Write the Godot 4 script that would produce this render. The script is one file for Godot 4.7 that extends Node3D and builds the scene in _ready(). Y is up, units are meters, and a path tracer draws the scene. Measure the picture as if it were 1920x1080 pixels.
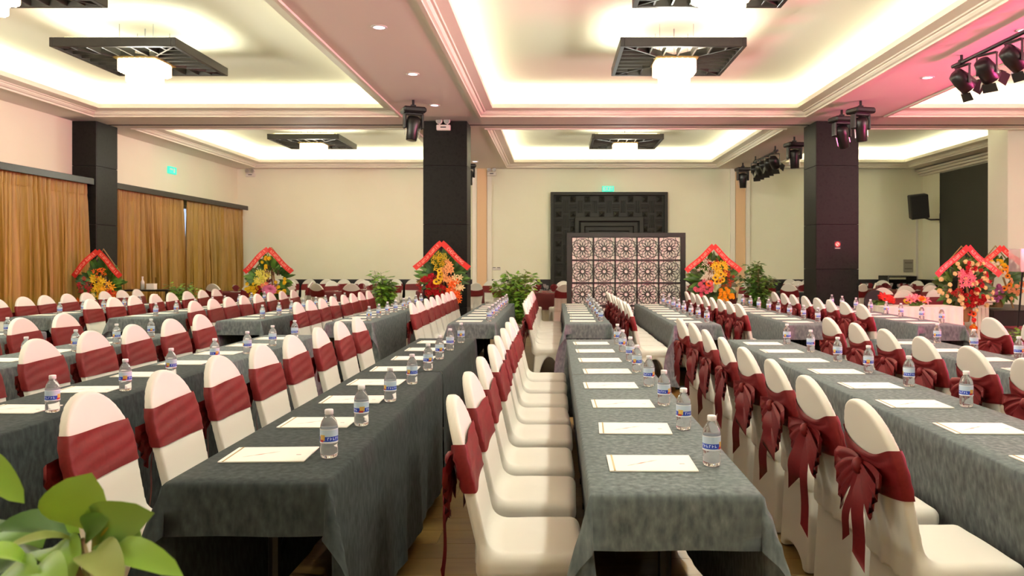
extends Node3D
# A hotel conference hall laid out in rows of narrow cloth-covered tables and sashed chairs.
# x to the right, y up, the room runs away from the camera along -z; d below is the distance from the camera's plane.

const EYE := 1.44
const SOFFIT := 3.95
const UPPER := 4.42
const WALL_L := -8.62
const WALL_B := 21.3
const WALL_R := 10.0

var M := {}
var taken := {}
var rng := RandomNumberGenerator.new()
var ORD := ["first", "second", "third", "fourth", "fifth", "sixth", "seventh", "eighth", "ninth", "tenth"]

# ---------------------------------------------------------------- helpers
func lin(r: float, g: float, b: float, a := 1.0) -> Color:
	var c := Color(r, g, b).linear_to_srgb()
	c.a = a
	return c

func P(x: float, y: float, d: float) -> Vector3:
	return Vector3(x, y, -d)

func mb() -> SurfaceTool:
	var st := SurfaceTool.new()
	st.begin(Mesh.PRIMITIVE_TRIANGLES)
	st.set_smooth_group(-1)
	return st

func tri(st: SurfaceTool, a: Vector3, b: Vector3, c: Vector3) -> void:
	st.add_vertex(a); st.add_vertex(b); st.add_vertex(c)

func quad(st: SurfaceTool, a: Vector3, b: Vector3, c: Vector3, d: Vector3) -> void:
	tri(st, a, b, c); tri(st, a, c, d)

func bx(st: SurfaceTool, c: Vector3, s: Vector3, b := Basis()) -> void:
	var h := s / 2
	var p := []
	for i in 8:
		p.append(c + b * Vector3(h.x * (1 if i & 1 else -1), h.y * (1 if i & 2 else -1), h.z * (1 if i & 4 else -1)))
	quad(st, p[4], p[6], p[7], p[5]); quad(st, p[1], p[3], p[2], p[0])
	quad(st, p[5], p[7], p[3], p[1]); quad(st, p[0], p[2], p[6], p[4])
	quad(st, p[6], p[2], p[3], p[7]); quad(st, p[0], p[4], p[5], p[1])

func cbox(st: SurfaceTool, c: Vector3, s: Vector3, ch: float, b := Basis()) -> void:
	# a box with chamfered edges
	var h := s / 2
	var f := func(ax: int, sx: float, sy: float, sz: float) -> Vector3:
		var v := Vector3(h.x * sx, h.y * sy, h.z * sz)
		for k in 3:
			if k != ax:
				v[k] -= ch * signf(v[k])
		return c + b * v
	for sg in [-1.0, 1.0]:
		quadc(st, f.call(0, sg, -1, -1), f.call(0, sg, 1, -1), f.call(0, sg, 1, 1), f.call(0, sg, -1, 1), c)
		quadc(st, f.call(1, -1, sg, -1), f.call(1, 1, sg, -1), f.call(1, 1, sg, 1), f.call(1, -1, sg, 1), c)
		quadc(st, f.call(2, -1, -1, sg), f.call(2, 1, -1, sg), f.call(2, 1, 1, sg), f.call(2, -1, 1, sg), c)
		for sh in [-1.0, 1.0]:
			quadc(st, f.call(1, -1, sg, sh), f.call(1, 1, sg, sh), f.call(2, 1, sg, sh), f.call(2, -1, sg, sh), c)
			quadc(st, f.call(0, sg, -1, sh), f.call(0, sg, 1, sh), f.call(2, sg, 1, sh), f.call(2, sg, -1, sh), c)
			quadc(st, f.call(0, sg, sh, -1), f.call(0, sg, sh, 1), f.call(1, sg, sh, 1), f.call(1, sg, sh, -1), c)
			for si in [-1.0, 1.0]:
				tric(st, f.call(0, sg, sh, si), f.call(1, sg, sh, si), f.call(2, sg, sh, si), c)

func tric(st: SurfaceTool, a: Vector3, b: Vector3, c: Vector3, mid: Vector3) -> void:
	# wound clockwise as seen from outside of a convex body round mid
	if (b - a).cross(c - a).dot((a + b + c) / 3 - mid) > 0:
		tri(st, a, c, b)
	else:
		tri(st, a, b, c)

func quadc(st: SurfaceTool, a: Vector3, b: Vector3, c: Vector3, d: Vector3, mid: Vector3) -> void:
	tric(st, a, b, c, mid); tric(st, a, c, d, mid)

func tube(st: SurfaceTool, pts: Array, r, n := 8, caps := true) -> void:
	var rings := []
	for i in pts.size():
		var t: Vector3 = (pts[mini(i + 1, pts.size() - 1)] - pts[maxi(i - 1, 0)]).normalized()
		var u := t.cross(Vector3.UP if absf(t.y) < 0.9 else Vector3.RIGHT).normalized()
		var v := t.cross(u)
		var rr: float = r[i] if r is Array else r
		var ring := []
		for k in n:
			var a := TAU * k / n
			ring.append(pts[i] + (u * cos(a) + v * sin(a)) * rr)
		rings.append(ring)
	for i in pts.size() - 1:
		for k in n:
			var k2 := (k + 1) % n
			quad(st, rings[i][k], rings[i][k2], rings[i + 1][k2], rings[i + 1][k])
	if caps:
		for k in range(1, n - 1):
			tri(st, rings[0][0], rings[0][k + 1], rings[0][k])
			var l = rings[pts.size() - 1]
			tri(st, l[0], l[k], l[k + 1])

func lathe(st: SurfaceTool, prof: Array, n := 20, at := Vector3.ZERO, sq := 1.0) -> void:
	# prof: Vector2(radius, height) from bottom to top
	for i in prof.size() - 1:
		for k in n:
			var a := TAU * k / n
			var b := TAU * (k + 1) / n
			var p0 := at + Vector3(cos(a) * prof[i].x, prof[i].y, sin(a) * prof[i].x * sq)
			var p1 := at + Vector3(cos(b) * prof[i].x, prof[i].y, sin(b) * prof[i].x * sq)
			var p2 := at + Vector3(cos(b) * prof[i + 1].x, prof[i + 1].y, sin(b) * prof[i + 1].x * sq)
			var p3 := at + Vector3(cos(a) * prof[i + 1].x, prof[i + 1].y, sin(a) * prof[i + 1].x * sq)
			if prof[i].x > 1e-5: tri(st, p0, p2, p1) if false else tri(st, p0, p1, p2)
			if prof[i + 1].x > 1e-5: tri(st, p0, p2, p3)

func smooth(st: SurfaceTool) -> SurfaceTool:
	return st

func numbered(called: String) -> String:
	if not taken.has(called):
		taken[called] = 0
		return called
	taken[called] += 1
	return "%s_%03d" % [called, taken[called]]

func done(st: SurfaceTool) -> ArrayMesh:
	st.index()
	st.generate_normals()
	return st.commit()

func inst(called: String, mesh: Mesh, m: Material, parent: Node = null) -> MeshInstance3D:
	var o := MeshInstance3D.new()
	o.mesh = mesh
	o.material_override = m
	if parent == null:
		o.name = numbered(called)
		add_child(o, true)
	else:
		o.name = called
		parent.add_child(o, true)
	return o

func obj(called: String, st: SurfaceTool, m: Material, parent: Node = null) -> MeshInstance3D:
	return inst(called, done(st), m, parent)

func tag(o: Node, label: String, category: String, group := "") -> Node:
	o.set_meta("label", label)
	o.set_meta("category", category)
	if group != "":
		o.set_meta("group", group)
	return o

func thing(called: String, label: String, category: String, at := Vector3.ZERO, turn := 0.0, group := "") -> Node3D:
	var o := Node3D.new()
	o.name = numbered(called)
	add_child(o, true)
	o.position = at
	o.rotation.y = turn
	tag(o, label, category, group)
	return o

func copy(src: Node, label: String, at: Vector3, turn := 0.0) -> Node3D:
	var c: Node3D = src.duplicate()
	c.name = numbered(String(src.name).rstrip("0123456789_") if String(src.name).contains("_0") else String(src.name))
	add_child(c, true)
	c.position = at
	c.rotation.y = turn
	c.set_meta("label", label)
	return c

func struct(called: String, st: SurfaceTool, m: Material, label := "") -> MeshInstance3D:
	var o := obj(called, st, m)
	o.set_meta("kind", "structure")
	if label != "":
		o.set_meta("label", label)
	return o

func mat(c: Color, rough := 0.8, metal := 0.0) -> StandardMaterial3D:
	var m := StandardMaterial3D.new()
	m.albedo_color = c
	m.roughness = rough
	m.metallic = metal
	return m

func glow(c: Color, e: float) -> StandardMaterial3D:
	var m := mat(c, 0.6)
	m.emission_enabled = true
	m.emission = c
	m.emission_energy_multiplier = e
	return m

func noise_tex(seed_: int, freq: float, stops: Array, size := 512, octaves := 4, kind := FastNoiseLite.TYPE_SIMPLEX_SMOOTH) -> NoiseTexture2D:
	var n := FastNoiseLite.new()
	n.seed = seed_
	n.frequency = freq
	n.noise_type = kind
	n.fractal_octaves = octaves
	var t := NoiseTexture2D.new()
	t.width = size; t.height = size
	t.seamless = true
	t.noise = n
	t.generate_mipmaps = false
	var g := Gradient.new()
	g.offsets = PackedFloat32Array(range(stops.size()).map(func(i): return i / float(stops.size() - 1)))
	g.colors = PackedColorArray(stops)
	t.color_ramp = g
	return t

func tri_tex(m: StandardMaterial3D, t: Texture2D, scale: Vector3, world := true) -> StandardMaterial3D:
	m.albedo_texture = t
	m.uv1_triplanar = true
	m.uv1_world_triplanar = world
	m.uv1_scale = scale
	return m

func area(called: String, at: Vector3, aim: Vector3, size: Vector2, color: Color, energy: float, along := Vector3.ZERO, parent: Node = null) -> AreaLight3D:
	var l := AreaLight3D.new()
	l.name = called
	(parent if parent else self).add_child(l, true)
	var z := -aim.normalized()
	var x := along.normalized() if along != Vector3.ZERO else (Vector3.RIGHT if absf(z.x) < 0.9 else Vector3.UP)
	var y := z.cross(x).normalized()
	x = y.cross(z)
	l.transform = Transform3D(Basis(x, y, z), at)
	l.area_size = size
	l.area_normalize_energy = true
	l.light_color = color
	l.light_energy = energy
	l.shadow_enabled = true
	l.area_range = 40.0
	return l

func omni(called: String, at: Vector3, r: float, color: Color, energy: float, parent: Node = null) -> OmniLight3D:
	var l := OmniLight3D.new()
	l.name = called
	(parent if parent else self).add_child(l, true)
	l.position = at
	l.light_size = r
	l.light_color = color
	l.light_energy = energy
	l.omni_range = 40.0
	l.omni_attenuation = 2.0
	l.shadow_enabled = true
	return l

func spot(called: String, at: Vector3, aim: Vector3, angle: float, r: float, color: Color, energy: float, parent: Node = null) -> SpotLight3D:
	var l := SpotLight3D.new()
	l.name = called
	(parent if parent else self).add_child(l, true)
	l.transform = Transform3D(Basis.looking_at(aim.normalized(), Vector3.UP if absf(aim.normalized().y) < 0.95 else Vector3.RIGHT), at)
	l.spot_angle = angle
	l.spot_range = 40.0
	l.spot_attenuation = 2.0
	l.light_size = r
	l.light_color = color
	l.light_energy = energy
	l.shadow_enabled = true
	return l

func in_view(x: float, y: float, d: float, margin := 220.0) -> bool:
	if d < 0.4: return false
	var px := 1040 + 1470 * x / d
	return px > -margin and px < 1920 + margin

# ---------------------------------------------------------------- main
func _ready() -> void:
	rng.seed = 7
	camera_and_sky()
	stage_wash()
	materials()
	room_shell()
	ceiling_parts()
	pillars()
	curtains()
	back_wall_things()
	row_blocks()
	round_tables()
	wall_chairs()
	screen_divider()
	flower_stands()
	plants()
	head_table_and_stage()
	ceiling_fixtures()
	wall_fixtures()

func camera_and_sky() -> void:
	var cam := Camera3D.new()
	cam.name = "camera"
	add_child(cam)
	cam.position = Vector3(0, EYE, 0)
	var at := CameraAttributesPhysical.new()
	at.frustum_focal_length = 18.0
	at.frustum_focus_distance = 3.6
	at.frustum_near = 0.05
	at.frustum_far = 200.0
	at.exposure_aperture = 5.0
	cam.attributes = at
	cam.projection = Camera3D.PROJECTION_FRUSTUM
	cam.near = 0.05
	cam.far = 200.0
	cam.size = cam.near * 1080.0 / 1470.0
	cam.frustum_offset = Vector2(-80.0 / 1470.0, -50.0 / 1470.0) * cam.near
	cam.current = true
	var we := WorldEnvironment.new()
	we.name = "world_environment"
	var e := Environment.new()
	e.background_mode = Environment.BG_SKY
	var sky := Sky.new()
	var sm := ProceduralSkyMaterial.new()
	sm.sky_top_color = Color(0.45, 0.6, 0.85)
	sm.sky_horizon_color = Color(0.8, 0.86, 0.95)
	sm.ground_horizon_color = Color(0.6, 0.6, 0.62)
	sm.ground_bottom_color = Color(0.35, 0.35, 0.36)
	sky.sky_material = sm
	e.sky = sky
	e.background_energy_multiplier = 1.6
	e.tonemap_mode = Environment.TONE_MAPPER_LINEAR
	e.tonemap_exposure = 1.18
	e.sdfgi_enabled = true
	e.ssao_enabled = true
	e.ssil_enabled = true
	we.environment = e
	add_child(we)

func stage_wash() -> void:
	# the pink wash lamp of the stage, standing on it out of the frame
	for n in 3:
		wash_lamp(P(10.0, 1.75, [4.2, 6.3, 8.4][n]), "black pink-glowing wash lamp on the stage, %s from the camera side" % ORD[n])

func wash_lamp(at: Vector3, label: String) -> void:
	var st := mb()
	var aim := Vector3(-0.90, 0.38, -0.16).normalized()
	var t := thing("stage_wash_lamp", label, "stage lamp", at, 0, "wash lamps")
	tube(st, [Vector3.ZERO - aim * 0.2, aim * 0.02, aim * 0.1], [0.16, 0.27, 0.29], 20)
	obj("housing", st, mat(Color(0.03, 0.03, 0.03), 0.5), t)
	st = mb()
	tube(st, [aim * 0.1, aim * 0.108], 0.27, 24)
	obj("lens", st, glow(Color(1.0, 0.25, 0.55), 2.0), t)
	st = mb()
	for s in [-1, 1]:
		bx(st, Vector3(0, -0.1, 0.31 * s), Vector3(0.04, 0.26, 0.015))
	bx(st, Vector3(0, -0.23, 0), Vector3(0.05, 0.02, 0.64))
	obj("yoke", st, mat(Color(0.03, 0.03, 0.03), 0.5), t)
	st = mb()
	tube(st, [Vector3(0, -0.24, 0), Vector3(0, -1.0, 0)], 0.018, 8)
	for k in 3:
		tube(st, [Vector3(0, -0.95, 0), Vector3(cos(k * TAU / 3) * 0.4, -1.355, sin(k * TAU / 3) * 0.4)], 0.012, 6)
	obj("stand", st, mat(Color(0.03, 0.03, 0.03), 0.5), t)
	spot("wash_light", aim * 0.2, aim, 68.0, 0.27, Color(1.0, 0.30, 0.58), 36.0, t)

func materials() -> void:
	M.wall = tri_tex(mat(Color.WHITE, 0.75), noise_tex(3, 0.01, [lin(0.86, 0.85, 0.66), lin(0.88, 0.87, 0.69)], 256), Vector3.ONE * 0.3)
	M.white_panel = mat(lin(0.86, 0.83, 0.72), 0.7)
	M.peach = mat(lin(0.80, 0.55, 0.32), 0.75)
	M.ceiling = mat(lin(0.80, 0.76, 0.64), 0.85)
	M.soffit = mat(lin(0.84, 0.78, 0.70), 0.8)
	M.mould = mat(lin(0.82, 0.76, 0.64), 0.6)
	M.stone = tri_tex(mat(Color.WHITE, 0.42), noise_tex(11, 0.02, [lin(0.006, 0.006, 0.005), lin(0.014, 0.014, 0.012), lin(0.009, 0.009, 0.008)], 512), Vector3.ONE * 0.9)
	M.stone.metallic_specular = 0.28
	M.joint = mat(lin(0.05, 0.05, 0.045), 0.9)
	M.dark_board = mat(lin(0.03, 0.03, 0.022), 0.7)
	M.wainscot = mat(lin(0.015, 0.014, 0.014), 0.5)
	M.dark_wood = tri_tex(mat(Color.WHITE, 0.42), noise_tex(21, 0.03, [lin(0.010, 0.008, 0.007), lin(0.018, 0.014, 0.011)], 256), Vector3(1, 1, 1))
	M.carved = tri_tex(mat(Color.WHITE, 0.6), noise_tex(23, 0.03, [lin(0.012, 0.0115, 0.008), lin(0.019, 0.018, 0.013)], 256), Vector3(1, 1, 1))
	M.black = mat(lin(0.008, 0.008, 0.009), 0.45)
	M.black_metal = mat(lin(0.012, 0.012, 0.013), 0.35, 0.3)
	M.fitting = mat(lin(0.006, 0.006, 0.006), 0.35)
	M.steel = mat(lin(0.5, 0.5, 0.5), 0.3, 1.0)
	M.cover = mat(lin(0.76, 0.74, 0.675), 0.7)
	M.cover.rim_enabled = true
	M.cover.rim = 0.1
	M.cover.rim_tint = 0.5
	M.black_cover = mat(lin(0.01, 0.01, 0.01), 0.8)
	M.sash = tri_tex(mat(Color.WHITE, 0.5), noise_tex(31, 0.05, [lin(0.145, 0.007, 0.009), lin(0.19, 0.011, 0.013)], 256), Vector3.ONE * 4, false)
	M.sash.metallic_specular = 0.4
	# velvet: mottled where the pile was brushed one way or the other
	var vt := noise_tex(41, 0.03, [lin(0.064, 0.082, 0.088), lin(0.104, 0.128, 0.135), lin(0.150, 0.178, 0.185), lin(0.225, 0.255, 0.26)], 1024, 5)
	M.velvet = tri_tex(mat(Color.WHITE, 0.85), vt, Vector3(1.0, 0.45, 1.0))
	M.velvet.rim_enabled = true
	M.velvet.metallic_specular = 0.2
	M.velvet.rim = 0.1
	M.velvet.rim_tint = 0.4
	M.velvet_pile_shade = M.velvet.duplicate()
	M.velvet_pile_shade.albedo_color = Color(0.59, 0.60, 0.60)  # pile shade of the hanging sides, put into the whole cloth's colour
	M.cap = mat(lin(0.8, 0.82, 0.85), 0.5)
	M.water = mat(Color(0.97, 0.985, 1.0, 0.12), 0.04)
	M.water.transparency = BaseMaterial3D.TRANSPARENCY_ALPHA
	M.water.refraction_enabled = true
	M.water.refraction_scale = 0.033
	M.glass = mat(Color(1, 1, 1, 0.16), 0.03)
	M.glass.transparency = BaseMaterial3D.TRANSPARENCY_ALPHA
	M.label = mat(Color.WHITE, 0.4)
	M.label.albedo_texture = label_picture()
	M.paper = mat(Color.WHITE, 0.8)
	M.paper.albedo_texture = pad_picture()
	M.plain_paper = mat(lin(0.86, 0.84, 0.78), 0.8)
	M.gold = mat(lin(0.35, 0.25, 0.08), 0.4, 0.5)
	M.curtain = tri_tex(mat(Color.WHITE, 0.45), noise_tex(51, 0.02, [lin(0.27, 0.150, 0.020), lin(0.40, 0.23, 0.036)], 512, 3), Vector3(6, 0.25, 6))
	M.rail = mat(lin(0.02, 0.018, 0.016), 0.4)
	M.pane = mat(Color(0.95, 0.97, 1.0, 0.1), 0.03)
	M.pane.transparency = BaseMaterial3D.TRANSPARENCY_ALPHA
	M.red_cloth = mat(lin(0.12, 0.008, 0.010), 0.75)
	M.cream_cloth = mat(lin(0.72, 0.64, 0.48), 0.8)
	M.white_cloth = mat(lin(0.82, 0.78, 0.68), 0.75)
	M.napkin = mat(lin(0.18, 0.012, 0.016), 0.7)
	M.china = mat(lin(0.8, 0.77, 0.7), 0.2)
	M.leaf = leaf_mat(lin(0.09, 0.23, 0.03))
	M.leaf_lime = leaf_mat(lin(0.20, 0.38, 0.04))
	M.leaf_dark = leaf_mat(lin(0.03, 0.10, 0.02))
	M.stem = mat(lin(0.16, 0.18, 0.05), 0.7)
	M.bark = mat(lin(0.12, 0.08, 0.045), 0.9)
	M.pot = mat(lin(0.55, 0.5, 0.42), 0.4)
	M.bamboo = mat(lin(0.28, 0.17, 0.06), 0.6)
	M.soil = mat(lin(0.03, 0.02, 0.014), 0.95)
	M.speaker = mat(lin(0.012, 0.012, 0.012), 0.6)
	M.white_plastic = mat(lin(0.75, 0.72, 0.65), 0.45)
	M.crystal = glow(Color(1.0, 0.95, 0.82), 2.4)
	M.crystal_rim = mat(lin(0.9, 0.8, 0.55), 0.15)
	M.tubelight = glow(Color(1.0, 0.95, 0.72), 2.2)
	M.downlight = glow(Color(0.95, 0.93, 1.0), 3.0)

func leaf_mat(c: Color) -> StandardMaterial3D:
	var m := mat(c, 0.45)
	m.backlight_enabled = true
	m.backlight = Color(0.35, 0.4, 0.12)
	return m

func label_picture() -> ImageTexture:
	var im := Image.create(256, 64, false, Image.FORMAT_RGB8)
	im.fill(Color(0.74, 0.83, 0.91))
	for rep in 2:
		var o := rep * 128
		im.fill_rect(Rect2i(o, 34, 128, 22), Color(0.13, 0.27, 0.72))
		im.fill_rect(Rect2i(o + 100, 26, 28, 26), Color(0.82, 0.68, 0.35))
		im.fill_rect(Rect2i(o + 96, 48, 24, 12), Color(0.7, 0.15, 0.16))
		for k in 6:   # pale strokes of unreadable lettering in the blue band
			im.fill_rect(Rect2i(o + 12 + k * 13, 38, 3, 12), Color(0.85, 0.9, 1.0))
			im.fill_rect(Rect2i(o + 12 + k * 13, 38 + (k % 3) * 4, 8, 3), Color(0.85, 0.9, 1.0))
	im.fill_rect(Rect2i(0, 0, 256, 4), Color(0.9, 0.93, 0.96))
	im.fill_rect(Rect2i(0, 58, 256, 6), Color(0.88, 0.9, 0.94))
	return ImageTexture.create_from_image(im)

func pad_picture() -> ImageTexture:
	var im := Image.create(512, 360, false, Image.FORMAT_RGB8)
	im.fill(Color(0.955, 0.945, 0.91))
	# the red brush stroke printed across the cover and the small mark at its corner
	for i in 300:
		var t := i / 299.0
		var x := 110 + t * 190.0
		var y := 250 - t * 130.0
		var w := 3.0 + 12.0 * sin(t * PI) * (0.6 + 0.4 * sin(t * 17))
		for k in int(w * 2):
			var yy := int(y + (k - w) * 0.8)
			var f := 0.16 + 0.3 * (1.0 - absf(k - w) / w) * sin(t * PI)
			im.set_pixel(int(x), clampi(yy, 0, 359), im.get_pixel(int(x), clampi(yy, 0, 359)).lerp(Color(0.72, 0.25, 0.2), f))
	for j in 8:
		for i in 30:
			if (i * 7 + j * 5) % 4 != 0:
				im.set_pixel(424 + i, 196 + j * 2, Color(0.6, 0.5, 0.5))
				im.set_pixel(424 + i, 197 + j * 2, Color(0.68, 0.58, 0.58))
	return ImageTexture.create_from_image(im)

# ---------------------------------------------------------------- the room
func room_shell() -> void:
	# floor: laminate boards laid across the room; the nearest are built one by one
	var fl := Node3D.new()
	fl.name = "floor"
	add_child(fl)
	fl.set_meta("kind", "structure")
	fl.set_meta("label", "yellow-brown laminate board floor under the rows of tables")
	var tones := []
	for k in 5:
		var f: float = 0.86 + 0.07 * k
		tones.append(tri_tex(mat(Color.WHITE, 0.32), noise_tex(60 + k, 0.012, [lin(0.155 * f, 0.092 * f, 0.020 * f), lin(0.215 * f, 0.13 * f, 0.033 * f), lin(0.18 * f, 0.108 * f, 0.025 * f)], 256, 4), Vector3(0.5, 1, 3.0)))
	var rest := []
	for k in 5: rest.append(mb())
	var board := mb()
	cbox(board, Vector3(0, -0.01, 0), Vector3(1.1985, 0.02, 0.1985), 0.0012)
	var bm := done(board)
	var n := 0
	for iz in range(-22, 108):
		var d := iz * 0.2 + 0.1
		for ix in range(-8, 18):
			var x := ix * 1.2 + (0.6 if posmod(iz, 2) else 0.0) + (0.3 if posmod(iz, 4) > 1 else 0.0)
			var tone := (ix * 7 + iz * 13 + 1000) % 5
			if x < WALL_L - 0.7 or x > 12.9: continue
			if d > 1.3 and d < 6.5 and x > -2.6 and x < 3.6 and n < 290:
				var b := inst("board", bm, tones[tone], fl)
				b.position = P(x, 0, d)
				n += 1
			else:
				bx(rest[tone], P(x, -0.01, d), Vector3(1.1985, 0.02, 0.1985))
	for k in 5:
		var r := obj("boards", rest[k], tones[k], fl)
		r.set_meta("kind", "stuff")
	var st := mb()
	bx(st, P(2.0, -0.07, 8.5), Vector3(22.4, 0.1, 27.0))
	obj("screed", st, mat(lin(0.1, 0.07, 0.03), 0.9), fl)
	# walls, with thickness
	var h := 4.7
	st = mb()
	# left wall with the window openings behind the curtains
	var zs := [-4.4, 8.6, 12.6, 15.2, 20.6, WALL_B + 0.3]
	for i in zs.size() - 1:
		var a: float = zs[i]
		var b: float = zs[i + 1]
		if i == 1 or i == 3:
			bx(st, P(WALL_L - 0.15, 0.1, (a + b) / 2), Vector3(0.3, 0.2, b - a))
			bx(st, P(WALL_L - 0.15, (2.75 + h) / 2, (a + b) / 2), Vector3(0.3, h - 2.75, b - a))
		else:
			bx(st, P(WALL_L - 0.15, h / 2, (a + b) / 2), Vector3(0.3, h, b - a))
	struct("wall_left", st, M.wall, "cream side wall above the gold curtains")
	for w in [[8.6, 12.6, 1], [15.2, 20.6, 2]]:
		var win := Node3D.new()
		win.name = "window_%d" % w[2]
		add_child(win)
		win.set_meta("kind", "structure")
		win.set_meta("label", "tall window hidden behind the gold curtains")
		win.position = P(WALL_L - 0.15, 0.2, (w[0] + w[1]) / 2)
		var len: float = w[1] - w[0]
		st = mb()
		for k in 5:
			bx(st, Vector3(0, 1.275, -len / 2 + len * k / 4.0), Vector3(0.08, 2.55, 0.06))
		for y in [0.03, 2.52]:
			bx(st, Vector3(0, y, 0), Vector3(0.08, 0.06, len))
		obj("window_frame", st, M.white_plastic, win)
		for k in 4:
			st = mb()
			bx(st, Vector3(0, 1.275, -len / 2 + len * (k + 0.5) / 4.0), Vector3(0.008, 2.45, len / 4 - 0.07))
			obj("pane", st, M.pane, win)
	st = mb()
	bx(st, P((WALL_L + WALL_R) / 2, h / 2, WALL_B + 0.15), Vector3(WALL_R - WALL_L + 0.6, h, 0.3))
	struct("wall_back", st, M.wall, "long cream wall at the far end of the hall")
	st = mb()
	bx(st, P(WALL_R + 0.15, h / 2, (15.7 + WALL_B) / 2), Vector3(0.3, h, WALL_B - 15.7))
	struct("wall_right", st, M.wall, "cream side wall carrying the tall dark panel")
	st = mb()
	cbox(st, P((8.67 + 12.6) / 2, h / 2, 15.35), Vector3(12.6 - 8.67, h, 0.7), 0.01)
	struct("wall_stage_side", st, M.white_panel, "cream pier wall beside the stage")
	st = mb()
	bx(st, P(12.75, h / 2, 5.6), Vector3(0.3, h, 20.2))
	struct("wall_stage_back", st, M.wall, "cream wall behind the stage")
	st = mb()
	bx(st, P(2.0, h / 2, -4.35), Vector3(22.0, h, 0.3))
	struct("wall_near", st, M.wall, "cream wall behind the camera")
	# dark dado along the far walls
	st = mb()
	bx(st, P((WALL_L + 0.55) / 2, 0.475, WALL_B - 0.012), Vector3(0.0 - WALL_L - 0.55 + 0.55, 0.95, 0.024))
	bx(st, P((3.1 + WALL_R) / 2, 0.475, WALL_B - 0.012), Vector3(WALL_R - 3.1, 0.95, 0.024))
	bx(st, P(WALL_R - 0.012, 0.475, 18.6), Vector3(0.024, 0.95, 5.3))
	struct("trim_1", st, M.wainscot, "dark dado running along the foot of the far walls")
	st = mb()
	bx(st, P(-1.97, 2.2, WALL_B - 0.05), Vector3(0.26, 3.5, 0.1))
	struct("trim_2", st, M.peach, "peach pilaster strip on the far wall by the centre pillar")
	st = mb()
	bx(st, P(5.03, 2.2, WALL_B - 0.05), Vector3(0.26, 3.5, 0.1))
	struct("trim_3", st, M.peach, "peach pilaster strip on the far wall by the purple pillar")
	for k in 2:
		st = mb()
		var x: float = [-1.97, 5.03][k]
		for s in [-1, 1]:
			cbox(st, P(x + 0.2 * s, 2.2, WALL_B - 0.035), Vector3(0.13, 3.5, 0.07), 0.008)
		struct("trim_%d" % (4 + k), st, M.white_panel, "pale border strips of the %s peach pilaster" % ["first", "second"][k])

func ring(st: SurfaceTool, x0: float, x1: float, d0: float, d1: float, prof: Array) -> void:
	# sweeps a profile of (inset, height) round a rectangle, mitred
	for i in prof.size():
		var a: Vector2 = prof[i]
		var b: Vector2 = prof[(i + 1) % prof.size()]
		var pa := [P(x0 + a.x, a.y, d0 + a.x), P(x1 - a.x, a.y, d0 + a.x), P(x1 - a.x, a.y, d1 - a.x), P(x0 + a.x, a.y, d1 - a.x)]
		var pb := [P(x0 + b.x, b.y, d0 + b.x), P(x1 - b.x, b.y, d0 + b.x), P(x1 - b.x, b.y, d1 - b.x), P(x0 + b.x, b.y, d1 - b.x)]
		for k in 4:
			quad(st, pa[k], pa[(k + 1) % 4], pb[(k + 1) % 4], pb[k])

var COFFERS := [
	[-8.0, -2.64, 0.2, 13.57, "front bay beside the curtains"], [-1.32, 4.38, 0.2, 13.57, "front centre bay"], [5.70, 11.6, 0.2, 13.57, "front bay beside the stage"],
	[-8.0, -2.64, 14.8, 20.85, "rear bay beside the curtains"], [-1.32, 4.38, 14.8, 20.85, "rear centre bay"], [5.70, 9.45, 14.8, 20.85, "rear bay beside the dark panel"]]

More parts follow.
